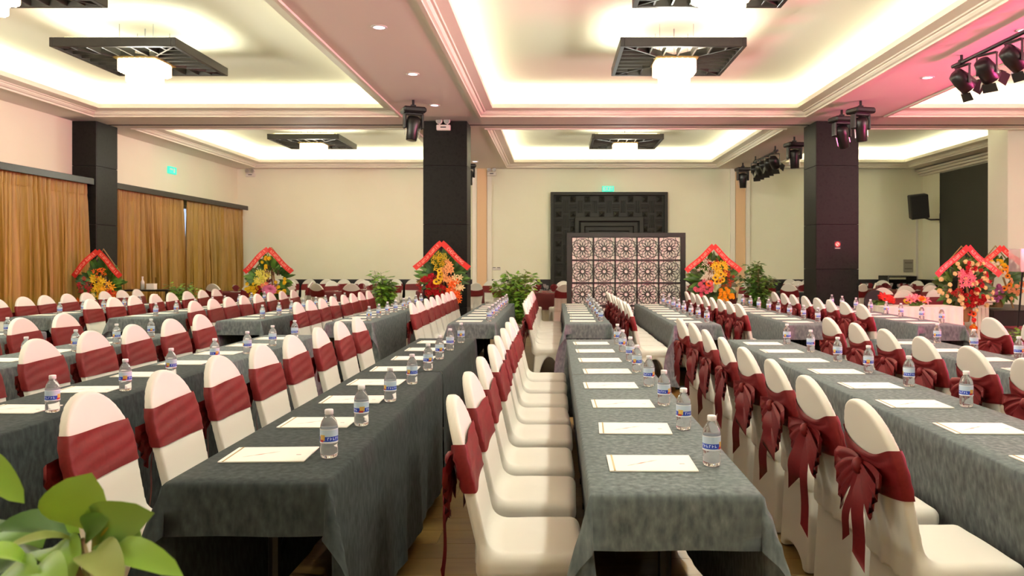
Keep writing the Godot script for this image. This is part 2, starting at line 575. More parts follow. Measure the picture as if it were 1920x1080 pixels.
func ceiling_parts() -> void:
	# soffits: the flat lower ceiling between the coffers
	var st := mb()
	var t := 4.75 - SOFFIT
	var yc := SOFFIT + t / 2
	var xs := [WALL_L - 0.3, -8.0, -2.64, -1.32, 4.38, 5.70]
	bx(st, P(2.0, yc, -2.15), Vector3(22.0, t, 4.7))                       # behind and over the camera
	bx(st, P(2.0, yc, 14.185), Vector3(22.0, t, 1.23))                     # cross beam
	bx(st, P(0.7, yc, 21.2), Vector3(19.3, t, 0.7))
	for k in 3:
		bx(st, P((xs[2 * k] + xs[2 * k + 1]) / 2, yc, 10.5), Vector3(xs[2 * k + 1] - xs[2 * k], t, 20.7))
	bx(st, P(12.2, yc, 6.9), Vector3(1.2, t, 13.4))
	bx(st, P(9.85, yc, 17.8), Vector3(0.8, t, 6.1))
	struct("ceiling", st, M.soffit, "flat lower ceiling and beams between the lit coffers")
	st = mb()
	bx(st, P(2.0, 4.8, 8.5), Vector3(22.4, 0.08, 26.4))
	struct("ceiling_deck", st, M.ceiling, "slab over the coffers")
	# the track of a folding partition in the cross beam
	st = mb()
	bx(st, P(2.0, SOFFIT - 0.004, 14.42), Vector3(21.0, 0.008, 0.05))
	struct("trim_6", st, M.joint, "dark partition track in the cross beam")
	for i in COFFERS.size():
		var c = COFFERS[i]
		st = mb()
		bx(st, P((c[0] + c[1]) / 2, UPPER + 0.1, (c[2] + c[3]) / 2), Vector3(c[1] - c[0], 0.2, c[3] - c[2]))
		struct("ceiling_coffer_%s" % ["a", "b", "c", "d", "e", "f"][i], st, M.ceiling, "raised cream ceiling panel of the " + c[4])
		st = mb()
		ring(st, c[0], c[1], c[2], c[3], [Vector2(-0.01, 3.955), Vector2(0.0, 3.93), Vector2(0.045, 3.93), Vector2(0.045, 3.955), Vector2(0.075, 3.965), Vector2(0.095, 3.99), Vector2(0.095, 4.005), Vector2(0.125, 4.005), Vector2(0.135, 4.02), Vector2(0.26, 4.045), Vector2(0.26, 4.115), Vector2(0.235, 4.115), Vector2(0.235, 4.07), Vector2(-0.01, 4.07)])
		struct("trim_%d" % (7 + i), st, M.mould, "stepped cream moulding round the " + c[4])
		# the cove lamps: glowing tubes in the trough with their light
		var lamp := thing("cove_lamp", "warm cove light tubes hidden in the trough of the " + c[4], "cove light", P((c[0] + c[1]) / 2, 4.07, (c[2] + c[3]) / 2), 0.0, "cove lights")
		var hx: float = (c[1] - c[0]) / 2
		var hz: float = (c[3] - c[2]) / 2
		var power := 0.42   # light energy per metre
		for s in [-1, 1]:
			st = mb()
			tube(st, [Vector3(-hx + 0.2, 0.014, s * (hz - 0.1)), Vector3(hx - 0.2, 0.014, s * (hz - 0.1))], 0.013, 8)
			obj("light_tube", st, M.tubelight, lamp)
			area("cove_light", Vector3(0, 0.034, s * (hz - 0.1)), Vector3(0, 1, -0.25 * s), Vector2(2 * hx - 0.4, 0.03), Color(0.985, 1.0, 0.88), power * 2 * hx, Vector3.RIGHT, lamp)
			st = mb()
			tube(st, [Vector3(s * (hx - 0.1), 0.014, -hz + 0.2), Vector3(s * (hx - 0.1), 0.014, hz - 0.2)], 0.013, 8)
			obj("light_tube", st, M.tubelight, lamp)
			area("cove_light", Vector3(s * (hx - 0.1), 0.034, 0), Vector3(-0.25 * s, 1, 0), Vector2(2 * hz - 0.4, 0.03), Color(0.985, 1.0, 0.88), power * 2 * hz, Vector3.BACK, lamp)
	# cornice on the right far wall
	st = mb()
	for k in 3:
		cbox(st, P(WALL_R - 0.05 - 0.03 * k, 3.77 + 0.06 * k, 18.5), Vector3(0.1 + 0.06 * k, 0.055, 5.6), 0.01)
	struct("trim_13", st, M.mould, "stepped cornice above the tall dark panel")

func pillars() -> void:
	var spots := [
		[-8.62, -8.19, 14.0, 14.69, "black stone pillar standing between the gold curtains"],
		[-2.35, -1.565, 14.0, 14.64, "black stone pillar in the middle with an emergency light"],
		[4.67, 5.43, 14.0, 14.70, "dark stone pillar glowing purple beside the potted tree"]]
	for s in spots:
		var t := thing("stone_pillar", s[4], "pillar", P((s[0] + s[1]) / 2, 0, (s[2] + s[3]) / 2), 0, "pillars")
		var w: float = s[1] - s[0]
		var l: float = s[3] - s[2]
		var st := mb()
		bx(st, Vector3(0, SOFFIT / 2, 0), Vector3(w - 0.04, SOFFIT - 0.002, l - 0.04))
		obj("core", st, M.joint, t)
		var edges := [0.0, 0.62, 1.3, 2.1, 3.15, SOFFIT - 0.002]
		for k in edges.size() - 1:
			var y0: float = edges[k] + 0.003
			var y1: float = edges[k + 1] - 0.003
			for side in 4:
				st = mb()
				if side < 2:
					cbox(st, Vector3(0, (y0 + y1) / 2, (l / 2 - 0.012) * (1 if side else -1)), Vector3(w - 0.003, y1 - y0, 0.024), 0.003)
				else:
					cbox(st, Vector3((w / 2 - 0.012) * (1 if side == 3 else -1), (y0 + y1) / 2, 0), Vector3(0.024, y1 - y0, l - 0.05), 0.003)
				obj("stone_panel", st, M.stone, t)

func curtains() -> void:
	var spans := [[8.2, 11.0], [11.05, 13.95], [14.75, 17.55], [17.72, 20.9]]
	var names := ["gold curtain panel ending beyond the picture edge", "gold curtain panel just before the curtain side pillar", "gold curtain panel just behind the curtain side pillar", "gold curtain panel next to the far corner"]
	for k in 4:
		var d0: float = spans[k][0]
		var d1: float = spans[k][1]
		var x := WALL_L + 0.3
		var t := thing("curtain", names[k], "curtain", P(x, 0, (d0 + d1) / 2), 0, "gold curtains")
		var st := mb()
		st.set_smooth_group(0)
		var cols := int((d1 - d0) / 0.010)
		var hs := [0.03, 0.5, 1.1, 1.7, 2.2, 2.5, 2.62, 2.66, 2.76, 2.85]
		var grid := []
		for i in cols + 1:
			var s := i / float(cols) * (d1 - d0)
			var col := []
			for j in hs.size():
				var y: float = hs[j]
				var f := clampf((2.84 - y) / 1.6, 0.0, 1.0)
				var ph := s * 44.0 + 2.6 * sin(s * 3.1 + k) + k + 1.3 * sin(s * 7.3 + 2.0 * k)
				var big := sin(ph) * (0.75 + 0.45 * sin(s * 4.3 + k)) + 0.35 * sin(ph * 1.7 + 1.0)
				var small := sin(s * 62.0 + 1.5 * sin(s * 7.0 + k))
				var amp := lerpf(0.03, 0.095, f)
				var px := big * amp + small * lerpf(0.022, 0.004, f)
				if j == 6: px -= 0.008
				var pz := s - (d1 - d0) / 2 + sin(2.0 * ph) * 0.021 * f
				col.append(Vector3(px, y, -pz))
			grid.append(col)
		for i in cols:
			for j in hs.size() - 1:
				quad(st, grid[i][j], grid[i][j + 1], grid[i + 1][j + 1], grid[i + 1][j])
		obj("fabric", st, M.curtain, t)
		st = mb()
		var hem := []
		for i in range(0, cols + 1, 4):
			hem.append(grid[i][6] + Vector3(0.004, 0, 0))
		tube(st, hem, 0.004, 4)
		obj("stitched_band", st, M.curtain, t)
	for r in [[8.0, 13.98, "dark curtain rail before the pillar"], [14.71, 21.0, "dark curtain rail behind the pillar"]]:
		var t := thing("curtain_rail", r[2], "curtain rail", P(WALL_L + 0.2, 2.86, (r[0] + r[1]) / 2), 0, "curtain rails")
		var st := mb()
		cbox(st, Vector3(0.0, 0.04, 0), Vector3(0.4, 0.04, r[1] - r[0]), 0.008)
		cbox(st, Vector3(0.2, 0.0, 0), Vector3(0.02, 0.11, r[1] - r[0]), 0.004)
		obj("fascia", st, M.rail, t)
		st = mb()
		tube(st, [Vector3(0.08, 0.01, (r[1] - r[0]) / 2), Vector3(0.08, 0.01, -(r[1] - r[0]) / 2)], 0.008, 8)
		obj("track", st, M.steel, t)

func back_wall_things() -> void:
	# carved double door portal
	var w := 3.16
	var h := 3.31
	var cx := 1.47
	var t := Node3D.new()
	t.name = "door_1"
	add_child(t)
	t.position = P(cx, 0, WALL_B)
	t.set_meta("kind", "structure")
	t.set_meta("label", "black carved wooden portal with pyramid studs in the far wall")
	var st := mb()
	bx(st, Vector3(0, h / 2, 0.03), Vector3(w, h, 0.06))
	obj("backing", st, M.carved, t)
	st = mb()
	for s in [-1, 1]:
		cbox(st, Vector3(s * (w / 2 - 0.045), h / 2, 0.09), Vector3(0.09, h, 0.18), 0.01)
	cbox(st, Vector3(0, h - 0.045, 0.091), Vector3(w, 0.09, 0.18), 0.01)
	obj("outer_frame", st, M.carved, t)
	# studs and fluted panels on a grid of eight columns
	var px := []
	for k in 8: px.append(-1.36 + k * 2.72 / 7)
	var py := []
	for k in 8: py.append(3.12 - k * 0.4)
	var stud := mb()
	cbox(stud, Vector3(0, 0, 0.012), Vector3(0.16, 0.16, 0.024), 0.004)
	for k in 4:
		var a := PI / 4 + PI / 2 * k
		var b := a + PI / 2
		tri(stud, Vector3(cos(a), sin(a), 0) * 0.1 + Vector3(0, 0, 0.024), Vector3(0, 0, 0.085), Vector3(cos(b), sin(b), 0) * 0.1 + Vector3(0, 0, 0.024))
	var sm := done(stud)
	for i in 8:
		for j in 8:
			if i >= 2 and i <= 5 and j >= 2: continue
			var o := inst("stud", sm, M.carved, t)
			o.position = Vector3(px[i], py[j], 0.06)
	var flute := mb()
	for k in 4:
		cbox(flute, Vector3(0, -0.06 + 0.04 * k, 0.015), Vector3(0.19, 0.022, 0.03), 0.006)
	var fm := done(flute)
	var flute_v := mb()
	for k in 4:
		cbox(flute_v, Vector3(-0.06 + 0.04 * k, 0, 0.015), Vector3(0.022, 0.34, 0.03), 0.006)
	var fv := done(flute_v)
	for i in 8:
		for j in 7:
			if i >= 2 and i <= 5 and j >= 1: continue
			var o := inst("fluted_panel", fm, M.carved, t)
			o.position = Vector3(px[i], py[j] - 0.2, 0.06)
	for i in 7:
		for j in 7:
			if i >= 1 and i <= 5 and j >= 1: continue
			var o := inst("fluted_panel", fv, M.carved, t)
			o.position = Vector3((px[i] + px[i + 1]) / 2, py[j] - 0.2, 0.06)
	# inner door case
	for k in 3:
		st = mb()
		var ww: float = [1.86, 1.56, 1.3][k]
		var top: float = [2.64, 2.5, 2.38][k]
		for s in [-1, 1]:
			cbox(st, Vector3(s * (ww / 2 - 0.06), top / 2, 0.16 - 0.04 * k), Vector3(0.12, top, 0.1), 0.012)
		cbox(st, Vector3(0, top - 0.06, 0.161 - 0.04 * k), Vector3(ww, 0.12, 0.1), 0.012)
		obj("door_case", st, M.carved, t)
	for s in [-1, 1]:
		st = mb()
		cbox(st, Vector3(s * 0.27, 1.12, 0.075), Vector3(0.53, 2.24, 0.03), 0.006)
		var leaf := obj("door_leaf", st, M.dark_wood, t)
		st = mb()
		tube(st, [Vector3(s * 0.06, 0.9, 0.14), Vector3(s * 0.06, 1.3, 0.14)], 0.014, 8)
		for y in [0.93, 1.27]:
			tube(st, [Vector3(s * 0.06, y, 0.09), Vector3(s * 0.06, y, 0.14)], 0.008, 6)
		obj("handle", st, M.steel, leaf)

# ---------------------------------------------------------------- chairs
func sstep(a: float, b: float, x: float) -> float:
	var t := clampf((x - a) / (b - a), 0, 1)
	return t * t * (3 - 2 * t)

func smin(a: float, b: float, k: float) -> float:
	var h := clampf(0.5 + 0.5 * (b - a) / k, 0, 1)
	return lerpf(b, a, h) - k * h * (1 - h)

func smax(a: float, b: float, k: float) -> float:
	return -smin(-a, -b, k)

func back_x(y: float) -> float:
	# middle of the back's thickness at a height
	return -0.005 - 0.115 * clampf((y - 0.46) / 0.5, 0.0, 1.1)

func back_w(y: float) -> float:
	if y > 0.74:
		var u := (y - 0.74) / 0.225
		return 0.203 * sqrt(maxf(0.0, 1.0 - u * u))
	return lerpf(0.188, 0.203, clampf((y - 0.45) / 0.29, 0, 1))

func chair_field(x: float, y: float, z: float) -> float:
	var az := absf(z)
	# back: a slab with a domed top, slightly cupped
	var bxm := back_x(y) - 0.014 * (1 - pow(az / 0.2, 2.0))
	var dx := absf(x - bxm) - 0.020
	var dz: float
	if y > 0.74:
		var u := Vector2(az / 0.203, (y - 0.74) / 0.225)
		dz = (u.length() - 1.0) * 0.2
	else:
		dz = az - back_w(y)
	var e := Vector2(maxf(dx + 0.012, 0), maxf(dz + 0.012, 0)).length() + minf(maxf(dx + 0.012, dz + 0.012), 0) - 0.012
	e = maxf(e, 0.40 - y)
	# lengthwise creases in the cover behind the back, under the sash
	if x < bxm and y < 0.70:
		e += 0.006 * sin(z * 62.0) * sstep(0.2, 0.05, az) * sstep(0.70, 0.6, y)
	# seat cushion
	var q := Vector3(absf(x - 0.158) - 0.138, absf(y - 0.425) - 0.008, az - 0.178)
	var seat := Vector3(maxf(q.x, 0), maxf(q.y, 0), maxf(q.z, 0)).length() + minf(maxf(q.x, maxf(q.y, q.z)), 0) - 0.036
	seat -= 0.010 * (1 - clampf(Vector2((x - 0.17) / 0.18, z / 0.2).length(), 0, 1)) * sstep(0.42, 0.46, y)
	var r := smin(e, seat, 0.055)
	# skirt: the stretch cover down to the feet, arched at the sides
	var flare := 0.02 * (0.42 - y) / 0.42
	var s := Vector2(absf(x - 0.152) - (0.140 + flare), az - (0.178 + flare * 0.8))
	var skirt := Vector2(maxf(s.x, 0), maxf(s.y, 0)).length() + minf(maxf(s.x, s.y), 0) - 0.024
	skirt = maxf(skirt, y - 0.43)
	var side_arch := (Vector2((x - 0.155) / 0.125, y / 0.36).length() - 1.0) * 0.14
	var end_arch := (Vector2(z / 0.15, y / 0.06).length() - 1.0) * 0.05
	skirt = smax(skirt, -side_arch, 0.02)
	skirt = smax(skirt, -end_arch, 0.012)
	r = smin(r, skirt, 0.012)
	return maxf(r, 0.004 - y)

func nets(field: Callable, lo: Vector3, hi: Vector3, c: float, sorter: Callable, parts: int) -> Array:
	# surface nets; each quad goes to the part the sorter names
	var nx := int((hi.x - lo.x) / c) + 2
	var ny := int((hi.y - lo.y) / c) + 2
	var nz := int((hi.z - lo.z) / c) + 2
	var v := PackedFloat32Array()
	v.resize(nx * ny * nz)
	for k in nz:
		for j in ny:
			for i in nx:
				v[i + nx * (j + ny * k)] = field.call(lo.x + i * c, lo.y + j * c, lo.z + k * c)
	var sts := []
	for p in parts:
		var st := mb()
		st.set_smooth_group(0)
		sts.append(st)
	var at := {}
	var nrm := {}
	var offs := [0, 1, nx, nx + 1, nx * ny, nx * ny + 1, nx * ny + nx, nx * ny + nx + 1]
	var edges := [[0, 1], [2, 3], [4, 5], [6, 7], [0, 2], [1, 3], [4, 6], [5, 7], [0, 4], [1, 5], [2, 6], [3, 7]]
	for k in nz - 1:
		for j in ny - 1:
			for i in nx - 1:
				var b := i + nx * (j + ny * k)
				var neg := 0
				for o in 8:
					if v[b + offs[o]] < 0: neg += 1
				if neg == 0 or neg == 8: continue
				var sum := Vector3.ZERO
				var cnt := 0
				for e in edges:
					var a0: float = v[b + offs[e[0]]]
					var a1: float = v[b + offs[e[1]]]
					if (a0 < 0) != (a1 < 0):
						var t := a0 / (a0 - a1)
						var p0 := Vector3(e[0] & 1, (e[0] >> 1) & 1, e[0] >> 2)
						var p1 := Vector3(e[1] & 1, (e[1] >> 1) & 1, e[1] >> 2)
						sum += p0.lerp(p1, t)
						cnt += 1
				var p := lo + (Vector3(i, j, k) + sum / cnt) * c
				at[b] = p
				var ep := 0.004
				nrm[b] = Vector3(field.call(p.x + ep, p.y, p.z) - field.call(p.x - ep, p.y, p.z), field.call(p.x, p.y + ep, p.z) - field.call(p.x, p.y - ep, p.z), field.call(p.x, p.y, p.z + ep) - field.call(p.x, p.y, p.z - ep)).normalized()
	var dirs := [[1, nx, nx * ny], [nx, nx * ny, 1], [nx * ny, 1, nx]]
	for b in at:
		for d in dirs:
			var a0: float = v[b]
			var a1: float = v[b + d[0]]
			if (a0 < 0) == (a1 < 0): continue
			var q := [b, b - d[1], b - d[1] - d[2], b - d[2]]
			if not (at.has(q[1]) and at.has(q[2]) and at.has(q[3])): continue
			if a0 < 0: q.reverse()
			var mid: Vector3 = (at[q[0]] + at[q[2]]) / 2
			var st: SurfaceTool = sts[sorter.call(mid)]
			for n in [0, 1, 2, 0, 2, 3]:
				st.set_normal(nrm[q[n]])
				st.add_vertex(at[q[n]])
	var out := []
	for st in sts:
		st.index()
		out.append(st.commit())
	return out

func strip(st: SurfaceTool, mids: Array, across: Array) -> void:
	for i in mids.size() - 1:
		quad(st, mids[i] - across[i], mids[i] + across[i], mids[i + 1] + across[i + 1], mids[i + 1] - across[i + 1])

var CHAIR := {}

func chair_meshes() -> void:
	var parts := nets(chair_field, Vector3(-0.19, -0.016, -0.245), Vector3(0.40, 1.0, 0.245), 0.0085,
		func(p: Vector3): return 0 if (p.y > 0.475 or (p.x < 0.0 and p.y > 0.43)) else (1 if p.y > 0.385 else 2), 3)
	CHAIR.back = parts[0]; CHAIR.seat = parts[1]; CHAIR.skirt = parts[2]
	# sash: a band round the back, its upper edge pulled down behind by the bow
	CHAIR.sash = []
	for v in 2:
		var st := mb()
		st.set_smooth_group(0)
		var n := 40
		var rows := 14
		var g := []
		for j in rows + 1:
			var row := []
			for i in n + 1:
				var a := TAU * i / n
				var f := j / float(rows)
				var behind := maxf(0.0, -cos(a))
				var sag := pow(behind, 3.0)
				var y0 := 0.672 - 0.012 * sag
				var y1 := 0.838 - 0.045 * sag * (1.0 if v == 0 else 0.7)
				var y := lerpf(y0, y1, f) + 0.008 * sin(a) * (f - 0.3) * (1 if v else -1)
				var w := back_w(y) + 0.006
				var sx := signf(cos(a)) * pow(absf(cos(a)), 0.3)
				var sz := signf(sin(a)) * pow(absf(sin(a)), 0.75)
				var thick := 0.031 + 0.002 * sin(f * 19.0 + a * 3) + 0.006 * sag * sin(f * 30 + v + a * 2.0)
				var cup := 0.014 * (1 - pow(absf(sz), 2.0))
				row.append(Vector3(back_x(y) - cup + sx * thick, y, sz * w))
			g.append(row)
		for j in rows:
			for i in n:
				quad(st, g[j][i], g[j + 1][i], g[j + 1][i + 1], g[j][i + 1])
		CHAIR.sash.append(done(st))
	# bows
	CHAIR.loops = []; CHAIR.tails = []
	for v in 3:
		var both := []
		for s in [-1, 1]:
			var st := mb()
			st.set_smooth_group(0)
			var m := []
			var a := []
			var big: float = 1.0 + [0.0, 0.15, -0.1][v] * s
			for i in 25:
				var t := i / 24.0
				var k := sin(PI * t)
				m.append(Vector3(-0.016 - 0.026 * k * (2 * t - 1) - 0.006 * k, -0.085 * pow(k, 1.2) * big * (1.25 if t > 0.5 else 0.6), s * 0.15 * k * big))
				var w := 0.013 + 0.066 * pow(k, 0.7) * big
				a.append(Vector3(0.05 * sin(t * 9 + v), 1, 0.55 * s * k).normalized() * w)
			for i in 24:
				# gathers: the ribbon is creased along its length
				for q in 10:
					var f0 := -1.0 + q * 0.2
					var f1 := f0 + 0.2
					var ka: float = sin(PI * i / 24.0) * 0.007 + 0.003
					var kb: float = sin(PI * (i + 1) / 24.0) * 0.007 + 0.003
					var c0 := sin(f0 * 11.0 + v * 2 + s)
					var c1 := sin(f1 * 11.0 + v * 2 + s)
					quad(st, m[i] + a[i] * f0 + Vector3(ka * c0, 0, 0), m[i] + a[i] * f1 + Vector3(ka * c1, 0, 0), m[i + 1] + a[i + 1] * f1 + Vector3(kb * c1, 0, 0), m[i + 1] + a[i + 1] * f0 + Vector3(kb * c0, 0, 0))
			both.append(done(st))
		CHAIR.loops.append(both)
		var tails := []
		for s in [-1, 1]:
			var st := mb()
			st.set_smooth_group(0)
			var len: float = [[0.23, 0.40], [0.36, 0.2], [0.27, 0.31]][v][0 if s < 0 else 1]
			var wid: float = [[0.05, 0.024], [0.034, 0.05], [0.018, 0.03]][v][0 if s < 0 else 1]
			var m := []
			var a := []
			for i in 13:
				var t := i / 12.0
				m.append(Vector3(-0.022 - 0.022 * sin(t * 1.6) + 0.005 * sin(t * 9.0 + s), -len * t, s * (0.012 + 0.05 * t) + 0.006 * sin(t * 6)))
				var w := wid * (0.35 + 0.65 * sstep(0, 0.3, t))
				a.append(Vector3(0.35, 0.0, 1).normalized() * w)
			for i in 12:
				var e0 := Vector3.ZERO
				var e1 := Vector3(0, -wid * 0.9, 0) if i == 11 else Vector3.ZERO
				quad(st, m[i] - a[i] + e0, m[i] + a[i] + e0, m[i + 1] + a[i + 1] + e1 * s, m[i + 1] - a[i + 1] - e1 * s)
			tails.append(done(st))
		CHAIR.tails.append(tails)
	var kn := mb()
	kn.set_smooth_group(0)
	for j in 6:
		for i in 10:
			var p := []
			for q in [[j, i], [j + 1, i], [j + 1, i + 1], [j, i + 1]]:
				var th: float = PI * q[0] / 6.0
				var ph: float = TAU * q[1] / 10.0
				p.append(Vector3(sin(th) * cos(ph) * 0.022, cos(th) * 0.030, sin(th) * sin(ph) * 0.024) * (1.0 + 0.08 * sin(ph * 5)))
			quad(kn, p[0], p[3], p[2], p[1])
	CHAIR.knot = done(kn)
	var foot := mb()
	lathe(foot, [Vector2(0.0, 0.0), Vector2(0.016, 0.0), Vector2(0.018, 0.006), Vector2(0.014, 0.03), Vector2(0, 0.03)], 10)
	CHAIR.foot = done(foot)

func make_chair(v: int, label: String, group: String) -> Node3D:
	var t := thing("banquet_chair", label, "chair", Vector3.ZERO, 0, group)
	inst("backrest", CHAIR.back, M.cover, t)
	inst("seat", CHAIR.seat, M.cover, t)
	inst("skirt", CHAIR.skirt, M.cover, t)
	var s := inst("sash", CHAIR.sash[v % 2], M.sash, t)
	s.set_meta("label", "dark red satin sash")
	var b := Node3D.new()
	b.name = "bow"
	t.add_child(b, true)
	b.position = Vector3(back_x(0.738) - 0.046, 0.738, 0)
	inst("knot", CHAIR.knot, M.sash, b).position = Vector3(-0.022, 0.0, 0)
	for q in 2:
		inst("loop", CHAIR.loops[v][q], M.sash, b)
		inst("tail", CHAIR.tails[v][q], M.sash, b)
	for c in [[0.012, -0.18], [0.012, 0.18], [0.295, -0.18], [0.295, 0.18]]:
		inst("foot", CHAIR.foot, M.black, t).position = Vector3(c[0], 0, c[1])
	return t

# ---------------------------------------------------------------- tables
func cloth_mesh(w: float, l: float, near_drop: float, far_drop: float, hem: float, seed_: int) -> ArrayMesh:
	# local: x across, z along (near end at +l/2), y up from the floor
	var st := mb()
	st.set_smooth_group(0)
	var top := 0.752
	var side := top - hem
	var us := []
	for i in 10: us.append(-w / 2 - side * (1 - pow(i / 10.0, 1.0)))
	for i in 7: us.append(-w / 2 + w * i / 6.0)
	for i in 10: us.append(w / 2 + side * (i + 1) / 10.0)
	us.insert(10, -w / 2 - 0.012); us.insert(18, w / 2 + 0.012)
	var vs := []
	if near_drop > 0:
		for i in 6: vs.append(l / 2 + near_drop * (1 - i / 6.0))
		vs.append(l / 2 + 0.012)
	var nv := int(l / 0.06)
	for i in nv + 1: vs.append(l / 2 - l * i / nv)
	if far_drop > 0:
		vs.append(-l / 2 - 0.012)
		for i in 6: vs.append(-l / 2 - far_drop * (i + 1) / 6.0)
	var ph := seed_ * 1.37
	var at := func(u: float, v: float) -> Vector3:
		var p := maxf(absf(u) - w / 2, 0.0)
		var q := maxf(absf(v) - l / 2, 0.0)
		var su := signf(u)
		var sv := signf(v)
		var x := clampf(u, -w / 2, w / 2)
		var z := clampf(v, -l / 2, l / 2)
		var r := sqrt(p * p + q * q)
		var y := top
		if r > 0:
			var round := 0.012
			var out_ := round * (1 - exp(-r / round))
			y -= r - round * (1 - exp(-r / round)) * 0.6
			var fold := 0.0
			if p > 0:
				fold = (0.010 + 0.010 * sin(v * 13.0 + ph + 1.5 * sin(v * 3.7 + ph * 2) + su) + 0.005 * sin(v * 31 + ph)) * p / 0.69 * (1.0 if su > 0 else 0.35)
			else:
				fold = (0.006 + 0.006 * sin(u * 17 + ph)) * q / 0.2
			if p > 0 and q > 0:
				var th := atan2(q, p)
				var fl := (0.42 if sv > 0 else 0.08) * r * sin(2 * th)
				var dir := Vector2(cos(th * 1.4), sin(th * 1.4))
				x += su * (out_ * cos(th) + fl * dir.x * 0.9 + fold) + (0.10 * p * maxf(0.0, 1.0 - q / 0.08) if su < 0 else 0.0)
				z += sv * (out_ * sin(th) + fl * dir.y * 0.75)
				y += fl * 0.25
			elif p > 0:
				x += su * (out_ + fold) + (0.10 * p if su < 0 else 0.0)
			else:
				z += sv * (out_ + fold)
		return Vector3(x, maxf(y, 0.02), z)
	var g := []
	for v in vs:
		var row := []
		for u in us: row.append(at.call(u, v))
		g.append(row)
	for j in g.size() - 1:
		for i in us.size() - 1:
			quad(st, g[j][i], g[j + 1][i], g[j + 1][i + 1], g[j][i + 1])
	return done(st)

func folding_table(x: float, d0: float, d1: float, w: float, label: String, group: String) -> void:
	var l := d1 - d0
	var t := thing("folding_table", label, "table", P(x, 0, (d0 + d1) / 2), 0, group)
	var st := mb()
	cbox(st, Vector3(0, 0.733, 0), Vector3(w - 0.01, 0.028, l - 0.01), 0.004)
	obj("tabletop", st, mat(lin(0.25, 0.17, 0.09), 0.6), t)
	for s in [-1, 1]:
		st = mb()
		var z: float = s * (l / 2 - 0.22)
		tube(st, [Vector3(0, 0.05, z), Vector3(0, 0.72, z)], 0.022, 8)
		tube(st, [Vector3(-w / 2 + 0.05, 0.03, z), Vector3(w / 2 - 0.05, 0.03, z)], 0.02, 8)
		tube(st, [Vector3(-w / 2 + 0.08, 0.70, z), Vector3(w / 2 - 0.08, 0.70, z)], 0.016, 8)
		tube(st, [Vector3(0, 0.35, z), Vector3(0, 0.705, z - s * 0.35)], 0.009, 6)
		obj("leg", st, M.black_metal, t)

var FRONT := [   # table's side nearest the curtains, first seat's distance, seat spacing, chair offset
	[-5.5, 3.45, 0.555, 0.08], [-4.05, 3.22, 0.555, 0.08], [-2.70, 3.08, 0.555, 0.08, -0.02], [-1.21, 2.78, 0.553, 0.10, -0.03],
	[0.11, 2.66, 0.555, 0.14], [1.53, 2.66, 0.553, 0.06], [2.80, 2.70, 0.555, 0.05], [4.18, 2.72, 0.555, 0.05]]
var REAR := [
	[-6.70, 10.0, 0.485, 0.06], [-5.40, 9.85, 0.52, 0.06], [-3.90, 9.40, 0.52, 0.06], [-2.55, 9.10, 0.505, 0.06],
	[-1.17, 8.98, 0.50, 0.02], [0.12, 8.98, 0.50, 0.06], [1.30, 8.86, 0.50, -0.05], [2.55, 8.86, 0.50, 0.0], [3.90, 8.76, 0.50, 0.0]]

